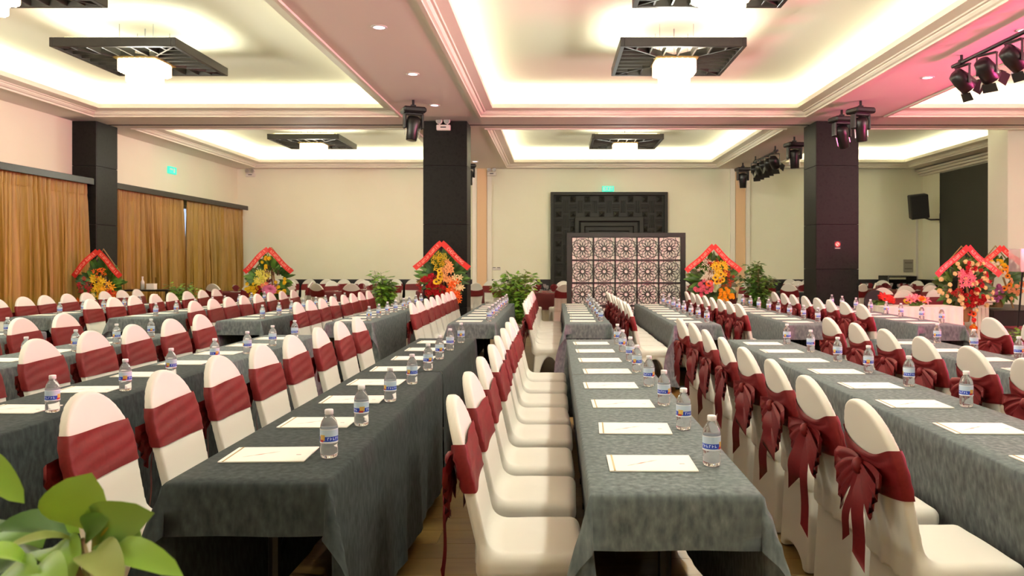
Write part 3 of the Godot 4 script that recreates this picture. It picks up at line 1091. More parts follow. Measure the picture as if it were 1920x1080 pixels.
func row_blocks() -> void:
	chair_meshes()
	var b0 := bottle()
	var p0 := notepad()
	var first := true
	var c0 := []
	for block in 2:
		var rows: Array = FRONT if block == 0 else REAR
		for r in rows.size():
			var row = rows[r]
			var w := 0.5
			var xl: float = row[0]
			var x: float = xl + w / 2
			var sp: float = row[2]
			var where := "%s block's %s row from the curtains" % ["front" if block == 0 else "rear", ORD[r]]
			var d0: float = row[1] - 0.34
			var d1: float = row[1] + 7 * sp + 0.36
			var seam := d0 + (2.45 if block == 0 else 2.02)
			for k in 2:
				var a := d0 if k == 0 else seam + 0.004
				var b := seam - 0.004 if k == 0 else d1
				if k == 0 and not in_view(xl + (0.5 if xl < 0 else 0.0), 0.7, b, 60): continue
				var end: String = "near" if k == 0 else "far"
				folding_table(x, a + 0.03, b - 0.03, w, "narrow folding table under the %s cloth, %s" % [end, where], "folding tables")
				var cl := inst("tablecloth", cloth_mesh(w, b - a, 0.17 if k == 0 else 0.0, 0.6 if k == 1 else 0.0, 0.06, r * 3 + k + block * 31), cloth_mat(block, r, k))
				cl.position = P(x, 0, (a + b) / 2)
				tag(cl, "grey velvet tablecloth over the %s table, %s" % [end, where], "tablecloth", "grey velvet tablecloths")
			for k in 8:
				var d: float = row[1] + k * sp
				var pos := "%s from near end, %s" % [ORD[k], where]
				var dc: float = d + row[3] + rng.randf_range(-0.025, 0.025)
				var cx: float = xl - 0.340 + (row[4] if row.size() > 4 else 0.0) + rng.randf_range(-0.012, 0.0)
				var v := rng.randi() % 3
				if in_view(cx, 0.7, dc, 160):
					var lab := "white sashed chair, " + pos
					if c0.size() < 3:
						v = c0.size()
						var nc := make_chair(v, lab, "sashed chairs in rows")
						nc.position = P(cx, 0, dc)
						nc.rotation.y = rng.randf_range(-0.035, 0.035)
						c0.append(nc)
					else:
						copy(c0[v], lab, P(cx, 0, dc), rng.randf_range(-0.035, 0.035))
				if r == 7 and block == 0 and k < 7: continue
				var xp := xl + 0.205 + rng.randf_range(-0.012, 0.012)
				var xb := xl + 0.41 + rng.randf_range(-0.01, 0.01)
				var tp := rng.randf_range(-0.05, 0.05)
				var tb := rng.randf_range(-3, 3)
				if in_view(xp, 0.75, d, 100):
					if p0.get_meta("label") == "":
						p0.position = P(xp, 0.753, d); p0.rotation.y = tp; p0.set_meta("label", "white notepad, " + pos)
					else:
						copy(p0, "white notepad, " + pos, P(xp, 0.753, d), tp)
				if in_view(xb, 0.75, d, 100):
					var db := d - 0.03 + rng.randf_range(-0.03, 0.03)
					if b0.get_meta("label") == "":
						b0.position = P(xb, 0.753, db); b0.rotation.y = tb; b0.set_meta("label", "small water bottle, " + pos)
					else:
						copy(b0, "small water bottle, " + pos, P(xb, 0.753, db), tb)

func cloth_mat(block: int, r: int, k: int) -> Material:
	if block == 0 and ((r == 2 and k == 0) or r == 3): return M.velvet_pile_shade
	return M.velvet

func bottle() -> Node3D:
	var t := thing("water_bottle", "", "bottle", Vector3.ZERO, 0, "water bottles on the tables")
	var st := mb()
	st.set_smooth_group(0)
	lathe(st, [Vector2(0, 0.003), Vector2(0.022, 0.0), Vector2(0.0285, 0.004), Vector2(0.030, 0.012), Vector2(0.030, 0.035), Vector2(0.0285, 0.042), Vector2(0.030, 0.05), Vector2(0.030, 0.104), Vector2(0.0295, 0.112), Vector2(0.026, 0.126), Vector2(0.018, 0.140), Vector2(0.013, 0.147), Vector2(0.0125, 0.152), Vector2(0, 0.152)], 24)
	obj("body", st, M.water, t)
	st = mb()
	st.set_smooth_group(0)
	lathe(st, [Vector2(0.0135, 0.151), Vector2(0.015, 0.152), Vector2(0.015, 0.166), Vector2(0.0135, 0.168), Vector2(0, 0.168)], 16)
	obj("cap", st, M.cap, t)
	# label sleeve with its print
	st = mb()
	st.set_smooth_group(0)
	for k in 24:
		var a := TAU * k / 24
		var b := TAU * (k + 1) / 24
		var r := 0.0308
		var q := [Vector3(cos(a) * r, 0.054, sin(a) * r), Vector3(cos(b) * r, 0.054, sin(b) * r), Vector3(cos(b) * r, 0.103, sin(b) * r), Vector3(cos(a) * r, 0.103, sin(a) * r)]
		var uv := [Vector2(1 - k / 24.0, 1), Vector2(1 - (k + 1) / 24.0, 1), Vector2(1 - (k + 1) / 24.0, 0), Vector2(1 - k / 24.0, 0)]
		for i in [0, 1, 2, 0, 2, 3]:
			st.set_uv(uv[i]); st.set_normal(Vector3(q[i].x, 0, q[i].z).normalized()); st.add_vertex(q[i])
	st.index()
	inst("label_sleeve", st.commit(), M.label, t)
	return t

func notepad() -> Node3D:
	var t := thing("notepad", "", "notepad", Vector3.ZERO, 0, "notepads on the tables")
	var st := mb()
	cbox(st, Vector3(0, 0.002, 0), Vector3(0.29, 0.004, 0.208), 0.0006)
	obj("sheets", st, M.plain_paper, t)
	st = mb()
	var y := 0.0043
	var q := [Vector3(-0.145, y, 0.104), Vector3(-0.145, y, -0.104), Vector3(0.145, y, -0.104), Vector3(0.145, y, 0.104)]
	var uv := [Vector2(0, 1), Vector2(0, 0), Vector2(1, 0), Vector2(1, 1)]
	for i in [0, 1, 2, 0, 2, 3]:
		st.set_uv(uv[i]); st.set_normal(Vector3.UP); st.add_vertex(q[i])
	inst("printed_sheet", st.commit(), M.paper, t)
	st = mb()
	bx(st, Vector3(-0.128, 0.0046, 0), Vector3(0.006, 0.0009, 0.208))
	obj("binding_strip", st, M.gold, t)
	return t

# ---------------------------------------------------------------- the round tables at the back
func round_table_cloth(r: float, top: float) -> Array:
	# [red overlay, cream skirt]
	var st := mb()
	st.set_smooth_group(0)
	var n := 72
	var rings := []
	for row in [[0.0, top], [r * 0.6, top], [r - 0.02, top], [r, top - 0.02], [r + 0.004, top - 0.18], [r + 0.012, top - 0.36]]:
		var c := []
		for k in n + 1:
			var a := TAU * k / n
			var rr: float = row[0] + (0.012 * sin(a * 16) * (top - row[1]) / 0.36 if row[1] < top - 0.1 else 0.0)
			c.append(Vector3(cos(a) * rr, row[1], sin(a) * rr))
		rings.append(c)
	for j in rings.size() - 1:
		for k in n:
			quad(st, rings[j][k], rings[j][k + 1], rings[j + 1][k + 1], rings[j + 1][k])
	var a1 := done(st)
	st = mb()
	st.set_smooth_group(0)
	for k in 144:
		var p := []
		for q in [[k, top - 0.34], [k + 1, top - 0.34], [k + 1, 0.02], [k, 0.02]]:
			var a: float = TAU * q[0] / 144
			var rr: float = r - 0.02 + 0.014 * sin(a * 36) + (0.03 if q[1] < 0.1 else 0.0)
			p.append(Vector3(cos(a) * rr, q[1], sin(a) * rr))
		quad(st, p[0], p[1], p[2], p[3])
	return [a1, done(st)]

func round_tables() -> void:
	var spots := [   # x, d, where, black
		[-6.9, 18.0, "in the curtain corner", 0], [-4.55, 18.2, "behind the mauve bow stand", 0], [-2.45, 18.4, "behind the middle pillar", 0], [-0.2, 17.7, "behind the aisle shrub", 0],
		[3.3, 17.8, "behind the yellow gerbera stand", 0], [5.85, 17.8, "behind the purple pillar", 1], [7.9, 18.6, "below the wall loudspeaker", 0]]
	var placed := []
	var parts := round_table_cloth(0.8, 0.752)
	var seat0: Node3D = null
	var plate0: Node3D = null
	var glass0: Node3D = null
	var nap0: Node3D = null
	for i in spots.size():
		var s = spots[i]
		var at := P(s[0], 0, s[1])
		var t := thing("round_table", "round banquet table " + s[2], "table", at, 0, "round banquet tables")
		var st := mb()
		lathe(st, [Vector2(0, 0.72), Vector2(0.77, 0.72), Vector2(0.77, 0.745), Vector2(0, 0.745)], 36)
		obj("tabletop", st, M.dark_wood, t)
		st = mb()
		tube(st, [Vector3(0, 0.06, 0), Vector3(0, 0.72, 0)], 0.05, 12)
		for k in 4:
			tube(st, [Vector3(0, 0.09, 0), Vector3(cos(k * PI / 2), 0.03 / 0.4, sin(k * PI / 2)) * 0.4], 0.025, 8)
		obj("pedestal", st, M.black_metal, t)
		var cl := thing("round_tablecloth", ("black cloth over the round table " if s[3] else "red and cream cloth on the round table ") + s[2], "tablecloth", at, 0, "round tablecloths")
		inst("overlay", parts[0], M.black_cover if s[3] else M.red_cloth, cl)
		inst("skirt", parts[1], M.black_cover if s[3] else M.cream_cloth, cl)
		var n_seat := -1
		for k in 10:
			var a := TAU * (k + 0.3 * (i % 3)) / 10
			var c := at + Vector3(cos(a), 0, sin(a)) * 1.2
			if -c.z > WALL_B - 1.3 or c.x < WALL_L + 0.85 or absf(c.x + 1.95) < 0.75 and -c.z < 15.1 or c.x > 9.4 or -c.z < 15.0: continue
			var clash := false
			for q in placed: clash = clash or q.distance_to(c) < 0.58
			for j in spots.size(): clash = clash or j != i and P(spots[j][0], 0, spots[j][1]).distance_to(c) < 1.12
			if clash: continue
			placed.append(c)
			n_seat += 1
			var nth: String = ORD[n_seat] + " clockwise from stage"
			var chair_label: String = "white sashed chair %s at round table %s" % [nth, s[2]]
			var turn := PI - a
			if seat0 == null:
				seat0 = thing("round_table_chair", chair_label, "chair", c, turn, "chairs at the round tables")
				inst("backrest", CHAIR.back, M.cover, seat0)
				inst("seat", CHAIR.seat, M.cover, seat0)
				inst("skirt", CHAIR.skirt, M.cover, seat0)
				inst("sash", CHAIR.sash[0], M.sash, seat0)
			else:
				copy(seat0, chair_label, c, turn)
			var rim := at + Vector3(cos(a), 0, sin(a)) * 0.6 + Vector3(0, 0.753, 0)
			var la: String = "%s on round table %s" % [nth, s[2]]
			if plate0 == null:
				plate0 = thing("dinner_plate", "white dinner plate " + la, "plate", rim, 0, "plates on the round tables")
				st = mb(); st.set_smooth_group(0)
				lathe(st, [Vector2(0, 0.004), Vector2(0.07, 0.0), Vector2(0.085, 0.004), Vector2(0.125, 0.016), Vector2(0.124, 0.02), Vector2(0.08, 0.009), Vector2(0, 0.008)], 24)
				obj("dish", st, M.china, plate0)
				nap0 = thing("folded_napkin", "red folded napkin " + la, "napkin", rim + Vector3(0, 0.01, 0), -a, "napkins on the round tables")
				st = mb()
				for q in 9:
					var f0 := -0.9 + q * 0.2
					var f1 := f0 + 0.2
					var z0 := 0.02 if q % 2 else -0.02
					quad(st, Vector3(-z0 * 0.4, 0.0, f0 * 0.03), Vector3(z0, 0.15 * cos(f0), 0.12 * sin(f0)), Vector3(-z0, 0.15 * cos(f1), 0.12 * sin(f1)), Vector3(z0 * 0.4, 0.0, f1 * 0.03))
				bx(st, Vector3(0, 0.015, 0), Vector3(0.05, 0.03, 0.06))
				obj("fan", st, M.napkin, nap0)
				glass0 = thing("wine_glass", "clear wine glass " + la, "glass", at + Vector3(cos(a + 0.25), 0, sin(a + 0.25)) * 0.52 + Vector3(0, 0.753, 0), 0, "glasses on the round tables")
				st = mb(); st.set_smooth_group(0)
				lathe(st, [Vector2(0.0, 0.0), Vector2(0.034, 0.0), Vector2(0.006, 0.008), Vector2(0.005, 0.07), Vector2(0.02, 0.085), Vector2(0.036, 0.11), Vector2(0.034, 0.16)], 16)
				obj("bowl", st, M.glass, glass0)
			else:
				copy(plate0, "white dinner plate " + la, rim)
				copy(nap0, "red folded napkin " + la, rim + Vector3(0, 0.01, 0), -a)
				copy(glass0, "clear wine glass " + la, at + Vector3(cos(a + 0.25), 0, sin(a + 0.25)) * 0.52 + Vector3(0, 0.753, 0))

func wall_chairs() -> void:
	var src: Node3D = get_node("round_table_chair")
	var n := 0
	var spans := [[-7.95, -2.5, 0.462, "row along the far wall beside the curtains"], [-1.55, -0.2, 0.462, "row between the peach strip and the portal"], [6.3, 8.1, 0.47, "row along the far wall below the loudspeaker"]]
	for s in spans:
		var k := 0
		var x: float = s[0]
		while x < s[1]:
			var w: String = ORD[k] if k < 10 else ["eleventh", "twelfth", "thirteenth", "fourteenth"][k - 10]
			copy(src, "white sashed chair, %s in the %s" % [w, s[3]], P(x, 0, WALL_B - 0.42), -PI / 2)
			x += s[2]
			k += 1

# ---------------------------------------------------------------- lattice screen
func screen_divider() -> void:
	var d := 14.0
	var w := 2.12
	var h := 1.95
	var t := thing("lattice_screen", "dark wooden screen with white floral lattice panels standing before the portal", "screen", P(1.275, 0, d))
	var st := mb()
	for s in [-1, 1]:
		cbox(st, Vector3(s * (w / 2 - 0.045), h / 2, 0), Vector3(0.09, h, 0.06), 0.004)
		cbox(st, Vector3(s * (w / 2 - 0.2), 0.02, 0), Vector3(0.08, 0.04, 0.5), 0.006)
	cbox(st, Vector3(0, h - 0.04, 0.001), Vector3(w - 0.02, 0.08, 0.06), 0.004)
	cbox(st, Vector3(0, 0.16, 0.001), Vector3(w - 0.02, 0.16, 0.06), 0.004)
	obj("frame", st, M.dark_wood, t)
	var x0 := -w / 2 + 0.09
	var cw := (w - 0.18) / 5.0
	var y1 := h - 0.08
	var ch := (y1 - 0.24) / 4.0
	for k in 4:
		st = mb()
		cbox(st, Vector3(x0 + cw * (k + 1), (y1 + 0.24) / 2, 0.004), Vector3(0.028, y1 - 0.24, 0.045), 0.003)
		obj("mullion", st, M.dark_wood, t)
	for k in 3:
		st = mb()
		cbox(st, Vector3(0, 0.24 + ch * (k + 1), 0.005), Vector3(w - 0.18, 0.028, 0.045), 0.003)
		obj("crossbar", st, M.dark_wood, t)
	# one panel: white sheet with a fretwork rosette of overlapping rings proud of it
	var sheet := mb()
	bx(sheet, Vector3(0, 0, -0.008), Vector3(cw - 0.02, ch - 0.02, 0.008))
	var sm := done(sheet)
	var fret := mb()
	var half := Vector2(cw / 2 - 0.012, ch / 2 - 0.012)
	var rib := func(c: Vector2, r: float, n: int, wd: float) -> void:
		for k in n:
			var a := TAU * k / n
			var b := TAU * (k + 1) / n
			var p := c + Vector2(cos(a), sin(a)) * r
			var q := c + Vector2(cos(b), sin(b)) * r
			if absf((p.x + q.x) / 2) > half.x or absf((p.y + q.y) / 2) > half.y: continue
			var m := (p + q) / 2
			var ang := (q - p).angle()
			bx(fret, Vector3(m.x, m.y, 0.004), Vector3((q - p).length() + wd * 0.4, wd, 0.012), Basis(Vector3(0, 0, 1), ang))
	for k in 12:
		var a := TAU * k / 12 + PI / 12
		rib.call(Vector2(cos(a), sin(a)) * cw * 0.28, cw * 0.19, 26, 0.0085)
	rib.call(Vector2.ZERO, cw * 0.092, 20, 0.0085)
	for sx in [-1, 1]:
		for sy in [-1, 1]:
			rib.call(Vector2(sx * half.x, sy * half.y), cw * 0.2, 24, 0.0085)
	var fm := done(fret)
	for i in 5:
		for j in 4:
			var o := inst("lattice_panel", sm, M.white_panel, t)
			o.position = Vector3(x0 + cw * (i + 0.5), 0.24 + ch * (j + 0.5), 0)
			inst("fretwork", fm, M.dark_wood, o)

# ---------------------------------------------------------------- flowers and plants
func leaf(st: SurfaceTool, base: Vector3, tip: Vector3, w: float, face: Vector3, bend := 0.15, shape := 0.75, plump := 0.8) -> void:
	var ax := tip - base
	var l := ax.length()
	var t := ax / l
	var side := t.cross(face).normalized()
	var up := side.cross(t).normalized()
	var rows := []
	for i in 9:
		var f := i / 8.0
		var ww := w * pow(sin(PI * pow(f, shape)), plump) * 0.5 if i < 8 and i > 0 else 0.0
		var c := base + ax * f + up * (sin(PI * f) * bend * l)
		rows.append([c - side * ww + up * ww * 0.28, c, c + side * ww + up * ww * 0.28])
	for i in 8:
		for k in 2:
			quad(st, rows[i][k], rows[i][k + 1], rows[i + 1][k + 1], rows[i + 1][k])

var BLOOM := {}
func bloom_meshes() -> void:
	var st := mb()
	for k in 14:   # gerbera
		var a := TAU * k / 14
		var dir := Vector3(cos(a), sin(a), 0)
		var sd := Vector3(-sin(a), cos(a), 0)
		st.set_color(Color.WHITE)
		quad(st, dir * 0.012 - sd * 0.005, dir * 0.04 - sd * 0.011 + Vector3(0, 0, 0.012), dir * 0.05 + Vector3(0, 0, 0.008), dir * 0.012 + sd * 0.005)
		quad(st, dir * 0.012 + sd * 0.005, dir * 0.05 + Vector3(0, 0, 0.008), dir * 0.04 + sd * 0.011 + Vector3(0, 0, 0.012), dir * 0.03 + sd * 0.01)
		st.set_color(Color(0.1, 0.05, 0.02))
		tri(st, Vector3(0, 0, 0.014), dir * 0.017 + Vector3(0, 0, 0.008), Vector3(cos(a + TAU / 14), sin(a + TAU / 14), 0) * 0.017 + Vector3(0, 0, 0.008))
	BLOOM.gerbera = done(st)
	st = mb()
	st.set_color(Color.WHITE)
	for ring_ in 3:   # rose: cupped petals in three rings
		var n: int = [5, 5, 3][ring_]
		for k in n:
			var a := TAU * (k + 0.5 * ring_) / n
			var r: float = [0.036, 0.025, 0.012][ring_]
			var dir := Vector3(cos(a), sin(a), 0)
			var sd := Vector3(-sin(a), cos(a), 0)
			quad(st, dir * r * 0.3, dir * r - sd * r * 0.7 + Vector3(0, 0, 0.012 + 0.01 * ring_), dir * r * 1.05 + Vector3(0, 0, 0.022 + 0.008 * ring_), dir * r + sd * r * 0.7 + Vector3(0, 0, 0.012 + 0.01 * ring_))
	lathe(st, [Vector2(0, -0.012), Vector2(0.02, -0.004), Vector2(0.026, 0.008), Vector2(0.018, 0.022), Vector2(0, 0.026)], 10)
	BLOOM.rose = done(st)
	st = mb()
	for k in 6:   # lily
		var a := TAU * k / 6
		var dir := Vector3(cos(a), sin(a), 0)
		var sd := Vector3(-sin(a), cos(a), 0)
		st.set_color(Color.WHITE)
		quad(st, Vector3.ZERO, dir * 0.045 - sd * 0.018 + Vector3(0, 0, 0.03), dir * 0.06 + Vector3(0, 0, 0.032), dir * 0.045 + sd * 0.018 + Vector3(0, 0, 0.03))
		tri(st, dir * 0.045 - sd * 0.018 + Vector3(0, 0, 0.03), dir * 0.09 + Vector3(0, 0, 0.016), dir * 0.045 + sd * 0.018 + Vector3(0, 0, 0.03))
	BLOOM.lily = done(st)
	st = mb()
	st.set_color(Color.WHITE)
	for k in 7:   # spray of small buds
		var a := k * 2.4
		var c := Vector3(cos(a), sin(a), 0) * 0.012 * sqrt(k) + Vector3(0, 0, 0.01 * sin(k * 1.7))
		lathe(st, [Vector2(0, -0.009), Vector2(0.009, 0), Vector2(0, 0.011)], 6, c)
	BLOOM.spray = done(st)

func petal(c: Color) -> StandardMaterial3D:
	var key := "petal" + c.to_html()
	if not M.has(key):
		var m := mat(c, 0.6)
		m.vertex_color_use_as_albedo = true
		m.backlight_enabled = true
		m.backlight = Color(0.3, 0.3, 0.3)
		M[key] = m
	return M[key]

func ribbon_mat() -> StandardMaterial3D:
	# red satin printed with pale unreadable lettering
	var im := Image.create(256, 32, false, Image.FORMAT_RGB8)
	im.fill(Color(0.82, 0.17, 0.13))
	var r := RandomNumberGenerator.new()
	r.seed = 5
	var x := 30
	while x < 220:
		var wd := r.randi_range(5, 9)
		im.fill_rect(Rect2i(x, 8, 2, 16), Color(0.95, 0.72, 0.62))
		im.fill_rect(Rect2i(x, 8 + (r.randi() % 3) * 6, wd, 3), Color(0.95, 0.72, 0.62))
		if r.randi() % 2: im.fill_rect(Rect2i(x + wd - 2, 8, 2, 16), Color(0.95, 0.72, 0.62))
		x += wd + (10 if r.randi() % 5 == 0 else 3)
	var m := mat(Color.WHITE, 0.5)
	m.albedo_texture = ImageTexture.create_from_image(im)
	return m

func flower_stand(label: String, at: Vector3, width: float, apex: float, groups: Array, words: String, seed_: int, low := 0.0) -> void:
	var r := RandomNumberGenerator.new()
	r.seed = seed_
	var t := thing("flower_stand", label, "flower stand", at, 0, "congratulation flower stands")
	var st := mb()
	for k in 3:
		var a := TAU * k / 3 + PI / 2
		tube(st, [Vector3(cos(a) * 0.26, 0.0, -sin(a) * 0.22), Vector3(cos(a) * 0.03, apex * 0.75, -0.02)], 0.016, 6)
	tube(st, [Vector3(-width * 0.4, apex - 0.5, -0.03), Vector3(0, apex - 0.04, -0.03), Vector3(width * 0.4, apex - 0.5, -0.03)], 0.012, 6)
	obj("tripod", st, M.bamboo, t)
	var bottom := apex - 1.12
	var mid := apex - 0.66
	# foliage: blades fanning from the middle
	for kind in 2:
		st = mb()
		st.set_smooth_group(0)
		for k in (90 if kind == 0 else 50):
			var a := r.randf() * TAU
			var reach := r.randf_range(0.7, 1.0) * (0.5 if sin(a) > 0 else 0.46)
			var dir := Vector3(cos(a) * width * 0.62 / 0.5 * 0.5, sin(a) * (1.15 if sin(a) > 0 else 1.0) * 0.5, 0)
			if sin(a) > 0.3: dir.x *= 1.0 - 0.6 * (sin(a) - 0.3)
			var b := Vector3(0, mid, -0.02) + dir * reach * 0.9 + Vector3(0, 0, 0.08 * (1 - reach))
			var tip := Vector3(0, mid, 0) + dir * reach * 1.85 + Vector3(0, 0, r.randf_range(-0.04, 0.14))
			leaf(st, b, tip, r.randf_range(0.05, 0.11), Vector3(0, 0.3, 1), r.randf_range(-0.1, 0.2))
		obj("foliage", st, [M.leaf_dark, M.leaf][kind], t).set_meta("kind", "stuff")
	# flowers, group by group: bloom, colour, centre, spread, number
	for g in groups:
		var m := petal(g[1])
		for k in int(g[6] * (1.6 if g[0] == "gerbera" else 2.3)):
			var q := Vector2(r.randf_range(-1, 1), r.randf_range(-1, 1))
			while q.length() > 1: q = Vector2(r.randf_range(-1, 1), r.randf_range(-1, 1))
			var x: float = (g[2] + q.x * g[4] * 1.15) * width
			var y: float = mid + g[3] + q.y * g[5] * 1.25
			var rad := Vector2(x / (width * 0.55), (y - mid) / 0.55).length()
			var o := inst("flower", BLOOM[g[0]], m, t)
			o.position = Vector3(x, y, 0.10 + 0.13 * maxf(0, 1 - rad * rad) + r.randf_range(0, 0.03))
			o.rotation = Vector3(r.randf_range(-0.5, 0.3), r.randf_range(-0.4, 0.4) + x * 0.6, r.randf() * TAU)
			o.scale = Vector3.ONE * r.randf_range(0.95, 1.35) * (0.62 if g[0] == "lily" else 0.78 if g[0] == "rose" else 0.95)
	# the roof-shaped ribbon
	var rb := Node3D.new()
	rb.name = "ribbon"
	t.add_child(rb, true)
	rb.position = Vector3(0, apex, 0.17)
	for s in [-1, 1]:
		st = mb()
		st.set_smooth_group(0)
		var a := Vector3(0.0, -0.06, 0)
		var b := Vector3(s * width * 0.5, -0.50, 0.0)
		var up := (b - a).cross(Vector3(0, 0, s)).normalized() * 0.047
		if up.y < 0: up = -up
		for k in 12:
			var q := []
			for f in [k / 12.0, (k + 1) / 12.0]:
				var c := a.lerp(b, f) + Vector3(0, 0.012 * sin(f * 7 + seed_), 0.02 * sin(f * 5.0 + seed_))
				q.append([c - up, c + up, f if s > 0 else 1.0 - f])
			var vs := [q[0][0], q[0][1], q[1][1], q[1][0]]
			var uv := [Vector2(q[0][2], 1), Vector2(q[0][2], 0), Vector2(q[1][2], 0), Vector2(q[1][2], 1)]
			for i in [0, 1, 2, 0, 2, 3]:
				st.set_uv(uv[i]); st.add_vertex(vs[i])
		st.generate_normals()
		var band := inst("ribbon_band", st.commit(), M.ribbon_plain if (s > 0 and words != "") else M.ribbon, rb)
		if s > 0 and words != "":
			var tm := TextMesh.new()
			tm.text = words
			tm.font_size = 14
			tm.pixel_size = 0.0045
			tm.depth = 0.003
			var f := SystemFont.new()
			f.font_names = PackedStringArray(["Droid Sans"])
			tm.font = f
			var o := MeshInstance3D.new()
			o.name = "lettering"
			o.mesh = tm
			o.material_override = M.ribbon_ink
			rb.add_child(o, true)
			o.position = a.lerp(b, 0.5) + Vector3(0, 0.0, 0.026)
			o.rotation.z = (b - a).angle_to(Vector3.RIGHT) * -1
	if low > 0:
		for k in 10:
			var o := inst("flower", BLOOM[["gerbera", "rose"][k % 2]], petal([Color(0.95, 0.45, 0.1), Color(0.9, 0.2, 0.2), Color(0.95, 0.75, 0.2)][k % 3]), t)
			o.position = Vector3(r.randf_range(-0.16, 0.16), low + r.randf_range(-0.18, 0.22), 0.12)
			o.rotation.z = r.randf() * TAU
	st = mb()
	var low_y := maxf(bottom - 0.12, 0.01)
	lathe(st, [Vector2(0.0, low_y), Vector2(0.1, low_y), Vector2(0.15, low_y + 0.22), Vector2(0.0, low_y + 0.22)], 16)
	obj("basket", st, M.bamboo, t)

func flower_stands() -> void:
	bloom_meshes()
	M.ribbon = ribbon_mat()
	M.ribbon_plain = mat(Color(0.82, 0.17, 0.13), 0.6)
	M.ribbon_ink = mat(Color(0.96, 0.76, 0.68), 0.6)
	var yel := Color(0.92, 0.78, 0.12)
	var red := Color(0.70, 0.06, 0.06)
	var crim := Color(0.75, 0.10, 0.16)
	var org := Color(0.96, 0.42, 0.06)
	var pink := Color(0.90, 0.45, 0.52)
	var cream := Color(0.93, 0.85, 0.62)
	var white := Color(0.92, 0.90, 0.80)
	var mauve := Color(0.72, 0.40, 0.62)
	flower_stand("flower stand with orange lilies under red ribbon before the curtain pillar", P(-7.74, 0, 13.42), 0.80, 1.69, [
		["lily", yel, 0.05, 0.05, 0.16, 0.12, 7], ["spray", crim, -0.22, -0.02, 0.16, 0.14, 12], ["lily", org, -0.25, -0.28, 0.2, 0.1, 7], ["lily", Color(0.9, 0.25, 0.1), 0.3, -0.18, 0.12, 0.1, 4], ["rose", cream, 0.0, -0.25, 0.15, 0.08, 6], ["spray", org, 0.08, 0.22, 0.12, 0.12, 6], ["lily", Color(0.95, 0.7, 0.1), 0.25, -0.1, 0.15, 0.12, 5]], "", 11)
	flower_stand("flower stand with mauve net bow under red ribbon by the curtain corner", P(-5.28, 0, 14.6), 0.88, 1.74, [
		["lily", Color(0.88, 0.85, 0.35), -0.08, 0.06, 0.14, 0.12, 8], ["rose", yel, -0.3, -0.18, 0.14, 0.14, 9], ["rose", yel, 0.28, -0.12, 0.1, 0.2, 8], ["spray", Color(0.35, 0.08, 0.12), 0.1, 0.12, 0.14, 0.12, 8], ["rose", red, -0.14, -0.2, 0.1, 0.08, 4], ["rose", yel, 0.0, 0.33, 0.1, 0.08, 3], ["rose", Color(0.95, 0.6, 0.45), -0.05, -0.08, 0.08, 0.05, 3], ["spray", yel, -0.1, -0.34, 0.2, 0.08, 6]], "", 12)
	# the mauve net bow hangs in front of it
	var bow := thing("net_bow", "mauve net bow with long tails on the flower stand by the corner", "bow", P(-5.2, 0.92, 14.32))
	var st := mb()
	var mv := mat(Color(0.78, 0.42, 0.55, 1.0), 0.7)
	for k in 14:
		var a := TAU * k / 14
		leaf(st, Vector3.ZERO, Vector3(cos(a) * 0.15, sin(a) * 0.11, 0.03), 0.09, Vector3(0, 0, 1), 0.3)
	obj("loops", st, mv, bow)
	for s in [-1, 1]:
		st = mb()
		strip(st, [Vector3(0, 0, 0), Vector3(s * 0.03, -0.2, 0.02), Vector3(s * 0.09, -0.42, 0.03)], [Vector3(0.02, 0, 0), Vector3(0.05, 0, 0.01), Vector3(0.08, 0, 0)])
		obj("tail", st, mv, bow)
	flower_stand("flower stand with CHUC MUNG ribbon before the middle pillar", P(-1.90, 0, 13.35), 0.92, 1.81, [
		["spray", red, -0.2, -0.12, 0.22, 0.16, 16], ["rose", red, -0.05, -0.2, 0.22, 0.1, 12], ["rose", crim, -0.22, -0.05, 0.14, 0.1, 6], ["lily", org, 0.26, -0.22, 0.12, 0.16, 9], ["lily", Color(0.93, 0.66, 0.4), 0.12, 0.12, 0.1, 0.14, 7], ["gerbera", yel, -0.02, 0.02, 0.08, 0.1, 5], ["spray", yel, -0.06, 0.28, 0.12, 0.12, 9], ["lily", cream, 0.3, -0.1, 0.08, 0.12, 4], ["spray", Color(0.8, 0.75, 0.2), 0.0, 0.36, 0.1, 0.05, 5]], "CHÚC MÙNG", 13)
	flower_stand("flower stand with yellow gerberas beside the lattice screen", P(2.76, 0, 13.8), 0.95, 1.76, [
		["gerbera", yel, 0.08, 0.08, 0.08, 0.1, 4], ["lily", yel, 0.1, 0.2, 0.12, 0.1, 6], ["rose", pink, -0.18, -0.14, 0.14, 0.12, 10], ["spray", white, -0.12, 0.18, 0.14, 0.16, 12], ["spray", Color(0.75, 0.2, 0.05), 0.24, 0.06, 0.12, 0.18, 12], ["rose", Color(0.96, 0.7, 0.08), 0.2, -0.26, 0.14, 0.1, 9], ["gerbera", org, -0.1, -0.04, 0.04, 0.04, 2], ["spray", red, 0.0, 0.32, 0.1, 0.06, 5], ["rose", Color(0.75, 0.82, 0.62), 0.02, -0.12, 0.05, 0.05, 3]], "", 14)
	flower_stand("flower stand dotted with cream roses before the tall dark panel", P(6.5, 0, 12.5), 1.0, 1.72, [
		["rose", cream, 0.0, 0.0, 0.42, 0.34, 20], ["lily", pink, -0.06, 0.1, 0.12, 0.1, 8], ["rose", red, 0.08, -0.2, 0.18, 0.12, 14], ["rose", crim, 0.22, 0.12, 0.12, 0.12, 5], ["spray", red, -0.2, -0.12, 0.12, 0.06, 6], ["rose", crim, 0.0, 0.3, 0.1, 0.08, 4]], "", 15, 0.42)
